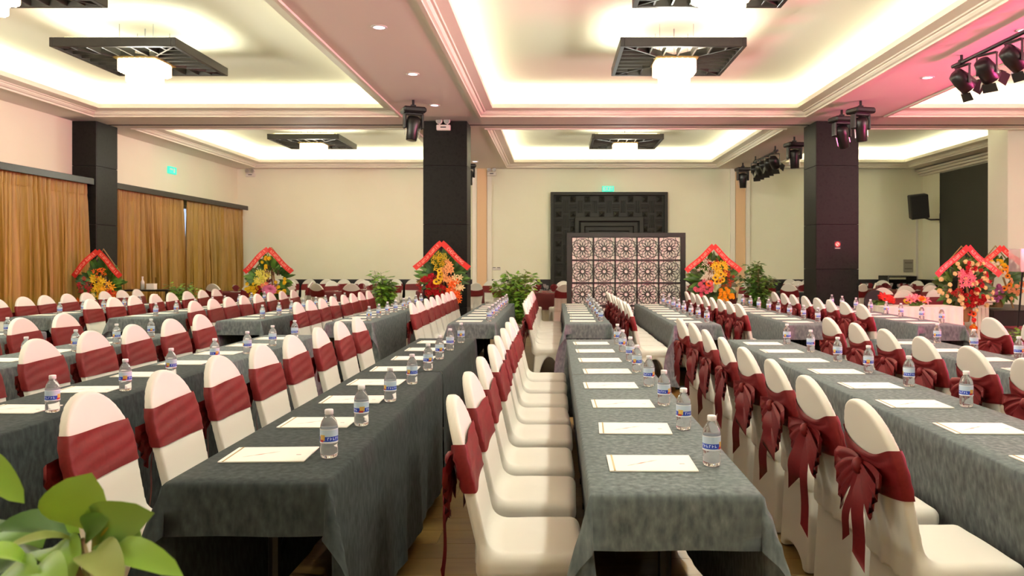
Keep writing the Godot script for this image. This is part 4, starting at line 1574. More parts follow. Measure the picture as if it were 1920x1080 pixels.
	flower_stand("flower stand with orange gerberas on the dark stage step", P(7.55, 0.645, 13.4), 0.95, 1.10, [
		["gerbera", Color(0.96, 0.6, 0.06), 0.02, 0.08, 0.06, 0.22, 6], ["rose", white, -0.16, 0.18, 0.14, 0.14, 9], ["rose", mauve, -0.18, -0.18, 0.14, 0.12, 9], ["rose", Color(0.95, 0.7, 0.5), 0.2, -0.08, 0.18, 0.16, 9], ["rose", yel, -0.1, 0.28, 0.14, 0.08, 5]], "", 16)

func leafy(called: String, label: String, at: Vector3, height: float, spread: float, n: int, size: float, mats: Array, seed_: int, pot_h := 0.3) -> void:
	var r := RandomNumberGenerator.new()
	r.seed = seed_
	var t := thing(called, label, "plant", at, 0, "potted plants")
	var st := mb()
	st.set_smooth_group(0)
	lathe(st, [Vector2(0, 0), Vector2(0.11, 0), Vector2(0.13, 0.02), Vector2(0.17, pot_h - 0.03), Vector2(0.185, pot_h - 0.025), Vector2(0.185, pot_h), Vector2(0.16, pot_h), Vector2(0.155, pot_h - 0.04)], 24)
	obj("pot", st, M.pot, t)
	st = mb()
	lathe(st, [Vector2(0.155, pot_h - 0.045), Vector2(0.0, pot_h - 0.035)], 20)
	obj("soil", st, M.soil, t)
	var fol := []
	for k in mats.size():
		var s2 := mb(); s2.set_smooth_group(0); fol.append(s2)
	st = mb()
	var stems := 11
	for k in stems:
		var a := TAU * k / stems + r.randf() * 0.6
		var lean := r.randf_range(0.15, 1.0) * spread
		var hh := height * r.randf_range(0.72, 1.0)
		var pts := []
		for i in 6:
			var f := i / 5.0
			pts.append(Vector3(cos(a) * lean * f * f, lerpf(pot_h - 0.05, hh, f), sin(a) * lean * f * f * 0.8))
		tube(st, pts, [0.012, 0.011, 0.009, 0.007, 0.005, 0.003], 5)
		for q in n / stems:
			var f := 0.2 + 0.8 * r.randf()
			var p: Vector3 = pts[0].lerp(pts[5], f)
			p = Vector3(cos(a) * lean * f * f, lerpf(pot_h - 0.05, hh, f), sin(a) * lean * f * f * 0.8)
			var b := r.randf() * TAU
			var tw := Vector3(cos(b), r.randf_range(-0.5, 0.5), sin(b)).normalized()
			var p2 := p + tw * size * r.randf_range(0.3, 0.9)
			tube(st, [p, p2], 0.0022, 3, false)
			leaf(fol[q % mats.size()], p2, p2 + (tw + Vector3(0, r.randf_range(-0.6, 0.1), 0)).normalized() * size * r.randf_range(0.7, 1.2), size * r.randf_range(0.45, 0.65), Vector3(r.randf_range(-0.4, 0.4), 1, 0.3), -0.12)
	obj("stems", st, M.stem, t)
	for k in mats.size():
		obj("foliage", fol[k], mats[k], t).set_meta("kind", "stuff")

func plants() -> void:
	leafy("potted_shrub", "bright green potted shrub behind the rear rows before the far wall", P(-3.02, 0, 13.9), 1.28, 0.36, 760, 0.10, [M.leaf_lime, M.leaf], 1)
	leafy("potted_shrub", "tall light green potted shrub standing in the aisle by the lattice screen", P(-0.66, 0, 13.3), 1.32, 0.42, 820, 0.11, [M.leaf_lime, M.leaf, M.leaf_lime], 2)
	leafy("potted_shrub", "dense dark green potted tree beside the purple pillar", P(3.6, 0, 13.9), 1.42, 0.4, 1500, 0.085, [M.leaf, M.leaf_dark, M.leaf], 3)
	leafy("potted_fern", "small pale fern before the gold curtains behind the pillar", P(-6.85, 0, 14.35), 1.08, 0.38, 700, 0.09, [M.leaf_lime, M.leaf], 4)
	leafy("potted_shrub", "low green plant on the floor at the foot of the stage", P(6.72, 0, 11.2), 0.46, 0.28, 300, 0.09, [M.leaf_lime, M.leaf], 5, 0.16)
	front_plant()

func px(x: float, y: float, d: float) -> Vector3:
	return Vector3((x - 1040.0) / 1470.0 * d, EYE - (y - 490.0) / 1470.0 * d, -d)

func front_plant() -> void:
	# the broad-leaved plant close to the camera; only its crown reaches into the picture
	var at := P(-0.66, 0, 0.98)
	var t := thing("broad_leaved_plant", "broad-leaved green plant close to the camera at the bottom corner", "plant", at)
	var st := mb()
	st.set_smooth_group(0)
	lathe(st, [Vector2(0, 0), Vector2(0.12, 0), Vector2(0.17, 0.42), Vector2(0.19, 0.44), Vector2(0.19, 0.47), Vector2(0.16, 0.47), Vector2(0.155, 0.42)], 24)
	obj("pot", st, M.pot, t)
	st = mb()
	lathe(st, [Vector2(0.155, 0.42), Vector2(0.0, 0.43)], 20)
	obj("soil", st, M.soil, t)
	var hub := px(150, 1010, 0.98) - at
	st = mb()
	tube(st, [Vector3(0, 0.4, 0), Vector3(0.02, 0.75, 0.01), hub + Vector3(0.02, -0.08, 0), hub], [0.012, 0.010, 0.008, 0.005], 8)
	obj("stalk", st, M.stem, t)
	st = mb()
	for b in [[190, 1040, 0.96], [90, 1030, 1.0], [60, 1075, 0.9]]:
		tube(st, [Vector3(0.02, 0.75, 0.01), px(b[0], b[1], b[2]) - at + Vector3(0, -0.05, 0), px(b[0], b[1], b[2]) - at], [0.008, 0.006, 0.004], 6)
	obj("branch", st, M.stem, t)
	# base, tip, width, facing, material
	var L := [
		[[150, 990, 0.99], [172, 886, 0.97], 0.088, Vector3(0.1, 0.1, 1), 0],
		[[172, 998, 0.99], [290, 962, 0.94], 0.062, Vector3(0.2, 0.3, 1), 1],
		[[205, 1010, 0.97], [262, 1042, 0.92], 0.05, Vector3(0, 1, 0.7), 1],
		[[-40, 850, 0.95], [46, 944, 0.93], 0.034, Vector3(0.4, 0.5, 1), 0],
		[[140, 1002, 1.0], [-10, 992, 0.96], 0.045, Vector3(0, 1, 0.5), 2],
		[[150, 1020, 0.97], [10, 1028, 0.90], 0.022, Vector3(0, 1, 0.4), 3],
		[[150, 1000, 1.0], [84, 944, 1.02], 0.022, Vector3(0, 0.6, 1), 0],
		[[160, 1000, 0.98], [208, 968, 0.95], 0.034, Vector3(0.2, 0.4, 1), 1],
		[[205, 1020, 0.96], [212, 985, 0.95], 0.018, Vector3(0, 0.4, 1), 4],
		[[180, 1045, 0.95], [345, 1082, 0.88], 0.04, Vector3(0, 1, 0.6), 0],
		[[90, 1035, 0.98], [-20, 1085, 0.9], 0.05, Vector3(0, 1, 0.6), 2],
		[[95, 1030, 0.99], [140, 1085, 0.9], 0.05, Vector3(0.2, 1, 0.6), 0],
		[[80, 1028, 1.0], [20, 985, 1.05], 0.05, Vector3(0, 1, 0.7), 1],
		[[60, 1070, 0.9], [-50, 1040, 0.85], 0.04, Vector3(0, 1, 0.5), 0],
		[[170, 1035, 0.95], [230, 1100, 0.86], 0.045, Vector3(0, 1, 0.6), 3],
		[[60, 1070, 0.9], [120, 1110, 0.84], 0.05, Vector3(0, 1, 0.6), 0],
		[[120, 1030, 1.0], [100, 1075, 0.93], 0.04, Vector3(0, 1, 0.9), 2],
		[[40, 1050, 1.0], [-60, 1000, 1.05], 0.05, Vector3(0, 1, 0.5), 2],
		[[0, 1080, 0.9], [60, 1130, 0.84], 0.06, Vector3(0, 1, 0.6), 0]]
	var ms := [M.leaf_lime, M.leaf, M.leaf_dark, leaf_mat(lin(0.28, 0.34, 0.10)), leaf_mat(lin(0.40, 0.30, 0.03))]
	for q in L:
		st = mb()
		st.set_smooth_group(0)
		leaf(st, px(q[0][0], q[0][1], q[0][2]) - at, px(q[1][0], q[1][1], q[1][2]) - at, q[2], q[3], 0.14, 0.8, 0.55)
		obj("leaf", st, ms[q[4]], t)

# ---------------------------------------------------------------- head table, stage and the things beside it
func bouquet(label: String, at: Vector3, cols: Array, seed_: int) -> void:
	var r := RandomNumberGenerator.new()
	r.seed = seed_
	var t := thing("table_bouquet", label, "flowers", at, 0, "table bouquets")
	var st := mb()
	for k in 26:
		var a := r.randf() * TAU
		leaf(st, Vector3(0, 0.03, 0), Vector3(cos(a) * 0.17, r.randf_range(0.0, 0.08), sin(a) * 0.12), 0.05, Vector3.UP, 0.1)
	bx(st, Vector3(0, 0.025, 0), Vector3(0.16, 0.05, 0.1))
	obj("foliage", st, M.leaf, t).set_meta("kind", "stuff")
	for k in 16:
		var o := inst("flower", BLOOM[["rose", "gerbera", "lily"][k % 3]], petal(cols[k % cols.size()]), t)
		var a := r.randf() * TAU
		var q := sqrt(r.randf())
		o.position = Vector3(cos(a) * 0.16 * q, 0.06 + 0.07 * (1 - q * q), sin(a) * 0.1 * q + 0.02)
		o.rotation = Vector3(-0.7, 0, r.randf() * TAU)

func head_table_and_stage() -> void:
	# head table
	var x0 := 4.95
	var x1 := 6.12
	var d0 := 11.75
	var at := P((x0 + x1) / 2, 0, d0 + 0.3)
	var t := thing("head_table", "short head table under the pleated white cloth", "table", at)
	var st := mb()
	cbox(st, Vector3(0, 0.735, 0), Vector3(x1 - x0 - 0.02, 0.028, 0.58), 0.004)
	obj("tabletop", st, M.dark_wood, t)
	for s in [-1, 1]:
		for q in [-1, 1]:
			st = mb()
			tube(st, [Vector3(s * 0.5, 0, q * 0.24), Vector3(s * 0.5, 0.72, q * 0.24)], 0.018, 8)
			obj("leg", st, M.black_metal, t)
	var cl := thing("white_tablecloth", "pleated white skirted cloth on the head table before the stage", "tablecloth", at)
	st = mb()
	cbox(st, Vector3(0, 0.755, 0), Vector3(x1 - x0, 0.008, 0.6), 0.003)
	obj("top_cloth", st, M.white_cloth, cl)
	st = mb()
	st.set_smooth_group(0)
	var per := []
	var hx := (x1 - x0) / 2
	for q in [[Vector2(-hx, 0.3), Vector2(hx, 0.3)], [Vector2(hx, 0.3), Vector2(hx, -0.3)], [Vector2(hx, -0.3), Vector2(-hx, -0.3)], [Vector2(-hx, -0.3), Vector2(-hx, 0.3)]]:
		var n := int((q[1] - q[0]).length() / 0.015)
		var nm: Vector2 = (q[1] - q[0]).orthogonal().normalized() * -1
		for k in n:
			per.append([q[0].lerp(q[1], k / float(n)), nm, k])
	for k in per.size():
		var a = per[k]
		var b = per[(k + 1) % per.size()]
		var v := []
		for w in [[a, 0.752], [b, 0.752], [b, 0.03], [a, 0.03]]:
			var off: float = (0.004 if w[1] > 0.5 else 0.016) * sin(w[0][2] * 0.8) + 0.004
			var p2: Vector2 = w[0][0] + w[0][1] * off
			v.append(Vector3(p2.x, w[1], p2.y))
		quad(st, v[0], v[1], v[2], v[3])
	obj("skirt", st, M.white_cloth, cl)
	bouquet("orange, yellow and pink bouquet on the white head table", at + Vector3(-0.02, 0.76, 0.08), [Color(0.95, 0.5, 0.1), Color(0.95, 0.8, 0.2), Color(0.92, 0.5, 0.55)], 3)
	bouquet("red bouquet at the end of the white head table", at + Vector3(-0.46, 0.76, -0.12), [Color(0.8, 0.08, 0.05), Color(0.85, 0.15, 0.08)], 4)
	# chairs behind it
	var src: Node3D = get_node("round_table_chair")
	for c in [[5.8, 12.9, "white chair with red sash behind the head table bouquet"], [6.48, 13.2, "white chair with red sash at the head table's stage end"], [5.95, 14.1, "white chair with red sash standing behind the head table chairs"], [6.9, 15.3, "white chair with red sash below the wall loudspeaker"], [7.5, 15.5, "white chair with red sash before the black cabinet"]]:
		copy(src, c[2], P(c[0], 0, c[1]), -PI / 2)
	var bc := thing("black_covered_chair", "chair in a black stretch cover behind the head table", "chair", P(5.32, 0, 12.9), -PI / 2)
	inst("backrest", CHAIR.back, M.black_cover, bc)
	inst("seat", CHAIR.seat, M.black_cover, bc)
	inst("skirt", CHAIR.skirt, M.black_cover, bc)
	# stage
	var carpet := mat(lin(0.22, 0.02, 0.04), 0.9)
	t = thing("stage_platform", "low stage platform with red carpet and grey face at the picture's edge", "stage", P(9.92, 0, 8.4))
	st = mb()
	cbox(st, Vector3(0, 0.19, 0), Vector3(5.3, 0.36, 8.8), 0.008)
	obj("base", st, tri_tex(mat(Color.WHITE, 0.5), noise_tex(71, 0.02, [lin(0.1, 0.09, 0.075), lin(0.22, 0.2, 0.17)], 256), Vector3.ONE * 0.7), t)
	st = mb()
	cbox(st, Vector3(0, 0.375, 0), Vector3(5.34, 0.02, 8.84), 0.006)
	obj("carpet", st, carpet, t)
	t = thing("stage_step", "dark upper step of the stage carrying a flower stand", "stage", P(7.95, 0, 13.9))
	st = mb()
	cbox(st, Vector3(0, 0.31, 0), Vector3(1.4, 0.62, 1.9), 0.01)
	obj("base", st, mat(lin(0.018, 0.012, 0.014), 0.5), t)
	st = mb()
	cbox(st, Vector3(0, 0.622, 0), Vector3(1.42, 0.016, 1.92), 0.004)
	obj("top_board", st, mat(lin(0.03, 0.02, 0.02), 0.5), t)
	# white pedestal
	t = thing("white_pedestal", "white carved pedestal with stepped foot beside the dark stage step", "pedestal", P(6.98, 0, 13.0))
	st = mb()
	cbox(st, Vector3(0, 0.04, 0), Vector3(0.46, 0.08, 0.42), 0.01)
	cbox(st, Vector3(0, 0.11, 0), Vector3(0.4, 0.06, 0.36), 0.01)
	obj("foot", st, M.white_panel, t)
	st = mb()
	cbox(st, Vector3(0, 0.43, 0), Vector3(0.3, 0.6, 0.28), 0.012)
	for k in 4:
		cbox(st, Vector3(-0.1 + 0.066 * k, 0.43, 0.145), Vector3(0.03, 0.5, 0.02), 0.005)
	obj("shaft", st, M.white_panel, t)
	st = mb()
	cbox(st, Vector3(0, 0.75, 0), Vector3(0.38, 0.05, 0.36), 0.01)
	cbox(st, Vector3(0, 0.79, 0), Vector3(0.44, 0.04, 0.42), 0.01)
	obj("capital", st, M.white_panel, t)
	# acrylic lectern
	t = thing("acrylic_lectern", "clear acrylic lectern on thin dark legs at the stage edge", "lectern", P(7.5, 0.396, 12.3))
	st = mb()
	for s in [-1, 1]:
		for q in [-1, 1]:
			tube(st, [Vector3(s * 0.16, 0.0, q * 0.12), Vector3(s * 0.1, 0.88, q * 0.1)], 0.014, 8)
	tube(st, [Vector3(-0.13, 0.42, 0.11), Vector3(0.13, 0.42, 0.11)], 0.01, 6)
	tube(st, [Vector3(-0.25, 0.88, 0.12), Vector3(0.25, 0.88, 0.12)], 0.01, 6)
	obj("legs", st, M.black_metal, t)
	var acr := mat(Color(1.0, 0.9, 0.93, 0.3), 0.12)
	acr.transparency = BaseMaterial3D.TRANSPARENCY_ALPHA
	for q in [[Vector3(0, 1.06, 0.16), Vector3(0.56, 0.36, 0.012)], [Vector3(-0.28, 1.06, 0), Vector3(0.012, 0.36, 0.32)], [Vector3(0.28, 1.06, 0), Vector3(0.012, 0.36, 0.32)], [Vector3(0, 0.9, 0), Vector3(0.56, 0.012, 0.32)]]:
		st = mb()
		cbox(st, q[0], q[1], 0.002)
		obj("acrylic_panel", st, acr, t)
	# black equipment cabinet by the far wall
	t = thing("equipment_cabinet", "open black equipment cabinet against the far wall", "cabinet", P(9.1, 0, 20.8))
	st = mb()
	for s in [-1, 1]:
		cbox(st, Vector3(s * 0.37, 0.53, 0), Vector3(0.04, 1.06, 0.6), 0.006)
	cbox(st, Vector3(0, 1.04, 0), Vector3(0.78, 0.04, 0.6), 0.006)
	cbox(st, Vector3(0, 0.06, 0), Vector3(0.7, 0.12, 0.6), 0.006)
	bx(st, Vector3(0, 0.5, -0.28), Vector3(0.7, 0.9, 0.02))
	obj("body", st, M.black, t)
	st = mb()
	for s in [-1, 1]:
		cbox(st, Vector3(s * 0.375, 0.53, 0.302), Vector3(0.02, 1.06, 0.01), 0.002)
	cbox(st, Vector3(0, 1.05, 0.302), Vector3(0.76, 0.02, 0.01), 0.002)
	obj("edge_trim", st, M.steel, t)
	# side table by the curtains with its things
	t = thing("side_table", "small dark side table before the curtains behind the pillar", "table", P(-7.7, 0, 14.95))
	st = mb()
	cbox(st, Vector3(0, 0.89, 0), Vector3(0.9, 0.03, 0.5), 0.005)
	obj("tabletop", st, M.dark_wood, t)
	for s in [-1, 1]:
		for q in [-1, 1]:
			st = mb()
			cbox(st, Vector3(s * 0.4, 0.437, q * 0.2), Vector3(0.04, 0.874, 0.04), 0.004)
			obj("leg", st, M.dark_wood, t)
	t = thing("white_carton", "white carton on the small side table by the curtains", "box", P(-7.66, 0.906, 14.9))
	st = mb()
	cbox(st, Vector3(0, 0.05, 0), Vector3(0.15, 0.1, 0.12), 0.004)
	obj("box", st, M.white_panel, t)
	st = mb()
	cbox(st, Vector3(0, 0.105, 0), Vector3(0.156, 0.01, 0.126), 0.002)
	obj("lid", st, M.white_panel, t)
	t = thing("white_bottle", "slim white bottle beside the carton on the side table", "bottle", P(-7.86, 0.906, 14.95))
	st = mb(); st.set_smooth_group(0)
	lathe(st, [Vector2(0, 0), Vector2(0.035, 0), Vector2(0.035, 0.14), Vector2(0.014, 0.18), Vector2(0.014, 0.22), Vector2(0, 0.22)], 16)
	obj("body", st, M.white_plastic, t)
	st = mb()
	lathe(st, [Vector2(0.017, 0.215), Vector2(0.017, 0.245), Vector2(0, 0.245)], 12)
	obj("cap", st, M.white_plastic, t)

# ---------------------------------------------------------------- lamps and gear on the ceiling
func chandelier() -> Node3D:
	var t := thing("ceiling_chandelier", "", "chandelier", Vector3.ZERO, 0, "square chandeliers")
	# local origin at the raised ceiling; the frame hangs below it
	var yb := 3.99 - UPPER
	var st := mb()
	for s in [-1, 1]:
		cbox(st, Vector3(s * 0.725, yb + 0.055, 0), Vector3(0.05, 0.11, 1.5), 0.004)
		cbox(st, Vector3(0, yb + 0.055, s * 0.725), Vector3(1.4, 0.11, 0.05), 0.004)
	obj("frame", st, M.dark_wood, t)
	for s in [-1, 1]:
		st = mb()
		cbox(st, Vector3(0, yb + 0.05, 0), Vector3(1.98, 0.09, 0.025), 0.003, Basis(Vector3.UP, s * PI / 4))
		obj("diagonal_bar", st, M.dark_wood, t)
	for q in 4:
		for k in 7:
			var o := -0.54 + k * 0.18
			var inner := maxf(absf(o), 0.26)
			if inner > 0.66: continue
			st = mb()
			cbox(st, Vector3(o, yb + 0.05, (0.70 + inner) / 2), Vector3(0.022, 0.085, 0.70 - inner), 0.003)
			var sl := obj("slat", st, M.dark_wood, t)
			sl.rotation.y = q * PI / 2
	for q in 4:
		st = mb()
		var a := q * PI / 2 + PI / 4
		tube(st, [Vector3(cos(a) * 0.3, yb + 0.09, sin(a) * 0.3), Vector3(cos(a) * 0.3, 0.0, sin(a) * 0.3)], 0.005, 6)
		obj("hanger", st, M.steel, t)
	st = mb()
	tube(st, [Vector3(0, yb, 0), Vector3(0, 0, 0)], 0.008, 8)
	obj("stem", st, M.steel, t)
	st = mb()
	cbox(st, Vector3(0, yb + 0.005, 0), Vector3(0.54, 0.02, 0.54), 0.006)
	obj("lamp_plate", st, M.gold, t)
	# two tiers of crystal rods round a lit core
	for tier in 2:
		st = mb()
		var w: float = [0.25, 0.18][tier]
		var top: float = yb - [0.005, 0.14][tier]
		var hgt: float = [0.145, 0.125][tier]
		var n: int = [13, 9][tier]
		for side in 4:
			var rot := Basis(Vector3.UP, side * PI / 2)
			for k in n:
				var x := -w * 0.8 + 1.6 * w * k / (n - 1)
				var zz := w - 0.06 * pow(absf(x / w), 4.0)
				cbox(st, rot * Vector3(x, top - hgt / 2 - 0.006 * (k % 2), zz), Vector3(0.03, hgt, 0.03), 0.006, rot * Basis(Vector3.UP, PI / 4))
		cbox(st, Vector3(0, top - hgt / 2, 0), Vector3(w * 1.8, hgt - 0.012, w * 1.8), 0.05)
		obj("crystal_tier", st, M.crystal, t)
	omni("lamp_light", Vector3(0, yb - 0.42, 0), 0.14, Color(0.99, 1.0, 0.95), 2.6, t)
	# light tubes lying on top of the frame
	for s in [-1, 1]:
		st = mb()
		tube(st, [Vector3(-0.62, yb + 0.125, s * 0.66), Vector3(0.62, yb + 0.125, s * 0.66)], 0.012, 8)
		obj("light_tube", st, M.tubelight, t)
		st = mb()
		tube(st, [Vector3(s * 0.66, yb + 0.125, -0.62), Vector3(s * 0.66, yb + 0.125, 0.62)], 0.012, 8)
		obj("light_tube", st, M.tubelight, t)
		area("frame_light", Vector3(0, yb + 0.145, s * 0.66), Vector3(0, 1, 0), Vector2(1.24, 0.03), Color(0.985, 1.0, 0.88), 0.7, Vector3.RIGHT, t)
		area("frame_light", Vector3(s * 0.66, yb + 0.145, 0), Vector3(0, 1, 0), Vector2(1.24, 0.03), Color(0.985, 1.0, 0.88), 0.7, Vector3.BACK, t)
	return t

func moving_head(label: String, at: Vector3, tilt: float, turn: float) -> void:
	var t := thing("moving_head_lamp", label, "stage lamp", at, turn, "moving heads under the ceiling")
	var st := mb()
	tube(st, [Vector3(0, 0, 0), Vector3(0, -0.1, 0)], 0.02, 8)
	cbox(st, Vector3(0, -0.1, 0), Vector3(0.08, 0.05, 0.05), 0.006)
	obj("clamp", st, M.fitting, t)
	st = mb()
	cbox(st, Vector3(0, -0.165, 0), Vector3(0.36, 0.09, 0.3), 0.025)
	obj("base", st, M.fitting, t)
	st = mb()
	cbox(st, Vector3(0, -0.225, 0), Vector3(0.26, 0.04, 0.12), 0.01)
	for s in [-1, 1]:
		cbox(st, Vector3(s * 0.135, -0.33, 0), Vector3(0.045, 0.24, 0.11), 0.015)
	obj("yoke", st, M.fitting, t)
	var hd := Node3D.new()
	hd.name = "head"
	t.add_child(hd, true)
	hd.position = Vector3(0, -0.38, 0)
	hd.rotation = Vector3(tilt * 0.6, 0, tilt)
	st = mb()
	st.set_smooth_group(0)
	lathe(st, [Vector2(0, -0.26), Vector2(0.075, -0.26), Vector2(0.085, -0.25), Vector2(0.09, -0.1), Vector2(0.11, -0.04), Vector2(0.115, 0.05), Vector2(0.095, 0.11), Vector2(0, 0.13)], 20)
	obj("shell", st, M.fitting, hd)
	st = mb()
	lathe(st, [Vector2(0.07, -0.262), Vector2(0.0, -0.268)], 18)
	obj("lens", st, M.steel, hd)
	st = mb()
	for s in [-1, 1]:
		bx(st, Vector3(s * 0.112, -0.12, 0.0), Vector3(0.006, 0.14, 0.02))
	obj("vent", st, M.steel, hd)

func par_bar(label: String, x: float, y: float, d0: float, d1: float, n: int, turn: float) -> void:
	var bar := thing("lighting_bar", label, "lighting bar", P(x, y, (d0 + d1) / 2), 0, "lighting bars")
	var l := d1 - d0
	var st := mb()
	tube(st, [Vector3(0, 0, l / 2), Vector3(0, 0, -l / 2)], 0.025, 10)
	obj("pipe", st, M.fitting, bar)
	for s in [-1, 1]:
		st = mb()
		tube(st, [Vector3(0, 0, s * l * 0.42), Vector3(0, SOFFIT - y, s * l * 0.42)], 0.018, 8)
		cbox(st, Vector3(0, 0, s * l * 0.42), Vector3(0.07, 0.07, 0.05), 0.008)
		obj("hanger", st, M.fitting, bar)
	for k in n:
		var d := d0 + l * (k + 0.55) / n
		var p := thing("par_can", "black par can, %s from near on the %s" % [ORD[k], label], "stage lamp", P(x, y, d), turn + (k % 2) * 0.35, "par cans")
		st = mb()
		for s in [-1, 1]:
			cbox(st, Vector3(0, -0.16, s * 0.115), Vector3(0.03, 0.24, 0.008), 0.002)
		cbox(st, Vector3(0, -0.048, 0), Vector3(0.05, 0.02, 0.24), 0.004)
		obj("yoke", st, M.fitting, p)
		var aim := Vector3(0.75, -0.55, 0).normalized()
		var c := Vector3(0, -0.23, 0)
		st = mb()
		st.set_smooth_group(0)
		tube(st, [c - aim * 0.15, c - aim * 0.13, c - aim * 0.02, c + aim * 0.12], [0.05, 0.085, 0.105, 0.108], 18)
		obj("can", st, M.fitting, p)
		st = mb()
		tube(st, [c + aim * 0.121, c + aim * 0.125], 0.095, 16)
		obj("lens", st, M.steel, p)
		st = mb()
		for q in 4:
			var b := Basis(aim, q * PI / 2)
			var side := b * aim.cross(Vector3(0, 0, 1)).normalized()
			var up := b * Vector3(0, 0, 1)
			quad(st, c + aim * 0.12 + side * 0.1 - up * 0.08, c + aim * 0.12 + side * 0.1 + up * 0.08, c + aim * 0.21 + side * 0.15 + up * 0.09, c + aim * 0.21 + side * 0.15 - up * 0.09)
		obj("barn_door", st, M.fitting, p)

func downlight(label: String, x: float, d: float) -> Node3D:
	var t := thing("downlight", label, "downlight", P(x, SOFFIT, d), 0, "recessed downlights")
	var st := mb()
	st.set_smooth_group(0)
	lathe(st, [Vector2(0.062, 0.0), Vector2(0.062, -0.008), Vector2(0.085, -0.008), Vector2(0.088, 0.0)], 24)
	obj("ring", st, M.white_plastic, t)
	st = mb()
	lathe(st, [Vector2(0.0, -0.004), Vector2(0.063, -0.004)], 24)
	obj("bulb", st, M.downlight, t)
	spot("down_light", Vector3(0, -0.02, 0), Vector3.DOWN, 42.0, 0.05, Color(0.95, 0.93, 1.0), 0.5, t)
	return t

func ceiling_fixtures() -> void:
	var c0 := chandelier()
	var n := 0
	var cols := [[-5.25, "over the curtain side rows"], [1.53, "over the middle rows"], [8.4, "over the stage side"]]
	var rows := [[17.1, "rear chandelier"], [10.05, "front chandelier next to the cross beam"], [7.15, "second chandelier before the cross beam"], [4.25, "third chandelier before the cross beam"], [1.35, "chandelier nearest the camera"]]
	for i in 3:
		for j in 5:
			var x: float = cols[i][0]
			if i == 2 and j == 0: continue
			var lab: String = "dark slatted %s, %s" % [rows[j][1], cols[i][1]]
			var at := P(x, UPPER, rows[j][0])
			if n == 0:
				c0.position = at
				c0.set_meta("label", lab)
			else:
				copy(c0, lab, at)
			n += 1
	for q in [[-1.88, 8.4, "first downlight"], [-1.9, 10.5, "second downlight"], [-1.93, 12.6, "third downlight"], [-2.0, 19.7, "last downlight"], [-1.88, 6.3, "overhead downlight"], [-1.88, 4.2, "downlight nearest the camera"]]:
		downlight("small round white %s along the beam of the middle pillar" % q[2], q[0], q[1])
	for q in [[5.09, 10.7, "far downlight"], [5.1, 8.5, "near downlight"], [5.1, 6.3, "overhead downlight"], [5.1, 4.2, "downlight nearest the camera"]]:
		downlight("small round white %s along the pink beam" % q[2], q[0], q[1])
	moving_head("black moving head lamp hanging beside the middle pillar", P(-2.2, SOFFIT, 12.2), -0.15, 0.4)
	moving_head("black moving head lamp in front of the purple pillar, lower of the pair", P(4.76, SOFFIT, 13.0), 0.32, 0.2)
	moving_head("black moving head lamp at the edge of the purple pillar, nearer of the pair", P(4.78, SOFFIT, 12.25), 0.16, 0.3)
	moving_head("black moving head lamp just behind the purple pillar", P(4.83, SOFFIT, 15.8), 0.05, 0.2)
	moving_head("black moving head lamp farthest away before the far wall", P(4.80, SOFFIT, 20.0), 0.03, 0.1)
	moving_head("black moving head lamp half hidden behind the middle pillar", P(-2.12, SOFFIT, 19.3), 0.05, 0.2)
	par_bar("bar of stage lamps under the pink beam", 4.95, 3.86, 7.1, 9.75, 5, 0.2)
	par_bar("bar of stage lamps before the far wall", 4.80, 3.83, 16.9, 18.9, 5, 0.9)

func sign_text(words: String, size: float, parent: Node, at: Vector3, m: Material, turn := 0.0) -> void:
	var tm := TextMesh.new()
	tm.text = words
	tm.font_size = 16
	tm.pixel_size = size / 16.0
	tm.depth = 0.004
	var f := SystemFont.new()
	f.font_names = PackedStringArray(["Droid Sans"])
	f.font_weight = 700
	tm.font = f
	var o := MeshInstance3D.new()
	o.name = "lettering"
	o.mesh = tm
	o.material_override = m
	parent.add_child(o, true)
	o.position = at
	o.rotation.y = turn

func emergency_light(label: String, at: Vector3) -> void:
	var t := thing("emergency_light", label, "emergency light", at, 0, "twin emergency lights")
	var st := mb()
	cbox(st, Vector3(0, -0.05, 0.035), Vector3(0.25, 0.1, 0.07), 0.012)
	obj("box", st, M.white_plastic, t)
	st = mb()
	bx(st, Vector3(0, -0.045, 0.072), Vector3(0.1, 0.02, 0.004))
	obj("slot", st, M.black, t)
	for s in [-1, 1]:
		st = mb()
		st.set_smooth_group(0)
		tube(st, [Vector3(s * 0.07, 0.06, 0.0), Vector3(s * 0.07, 0.06, 0.07), Vector3(s * 0.07, 0.06, 0.1)], [0.035, 0.055, 0.058], 16)
		bx(st, Vector3(s * 0.07, 0.01, 0.04), Vector3(0.02, 0.06, 0.02))
		var o := obj("lamp_head", st, M.white_plastic, t)
		st = mb()
		tube(st, [Vector3(s * 0.07, 0.06, 0.101), Vector3(s * 0.07, 0.06, 0.104)], 0.045, 16)
		obj("lens", st, M.steel, o)

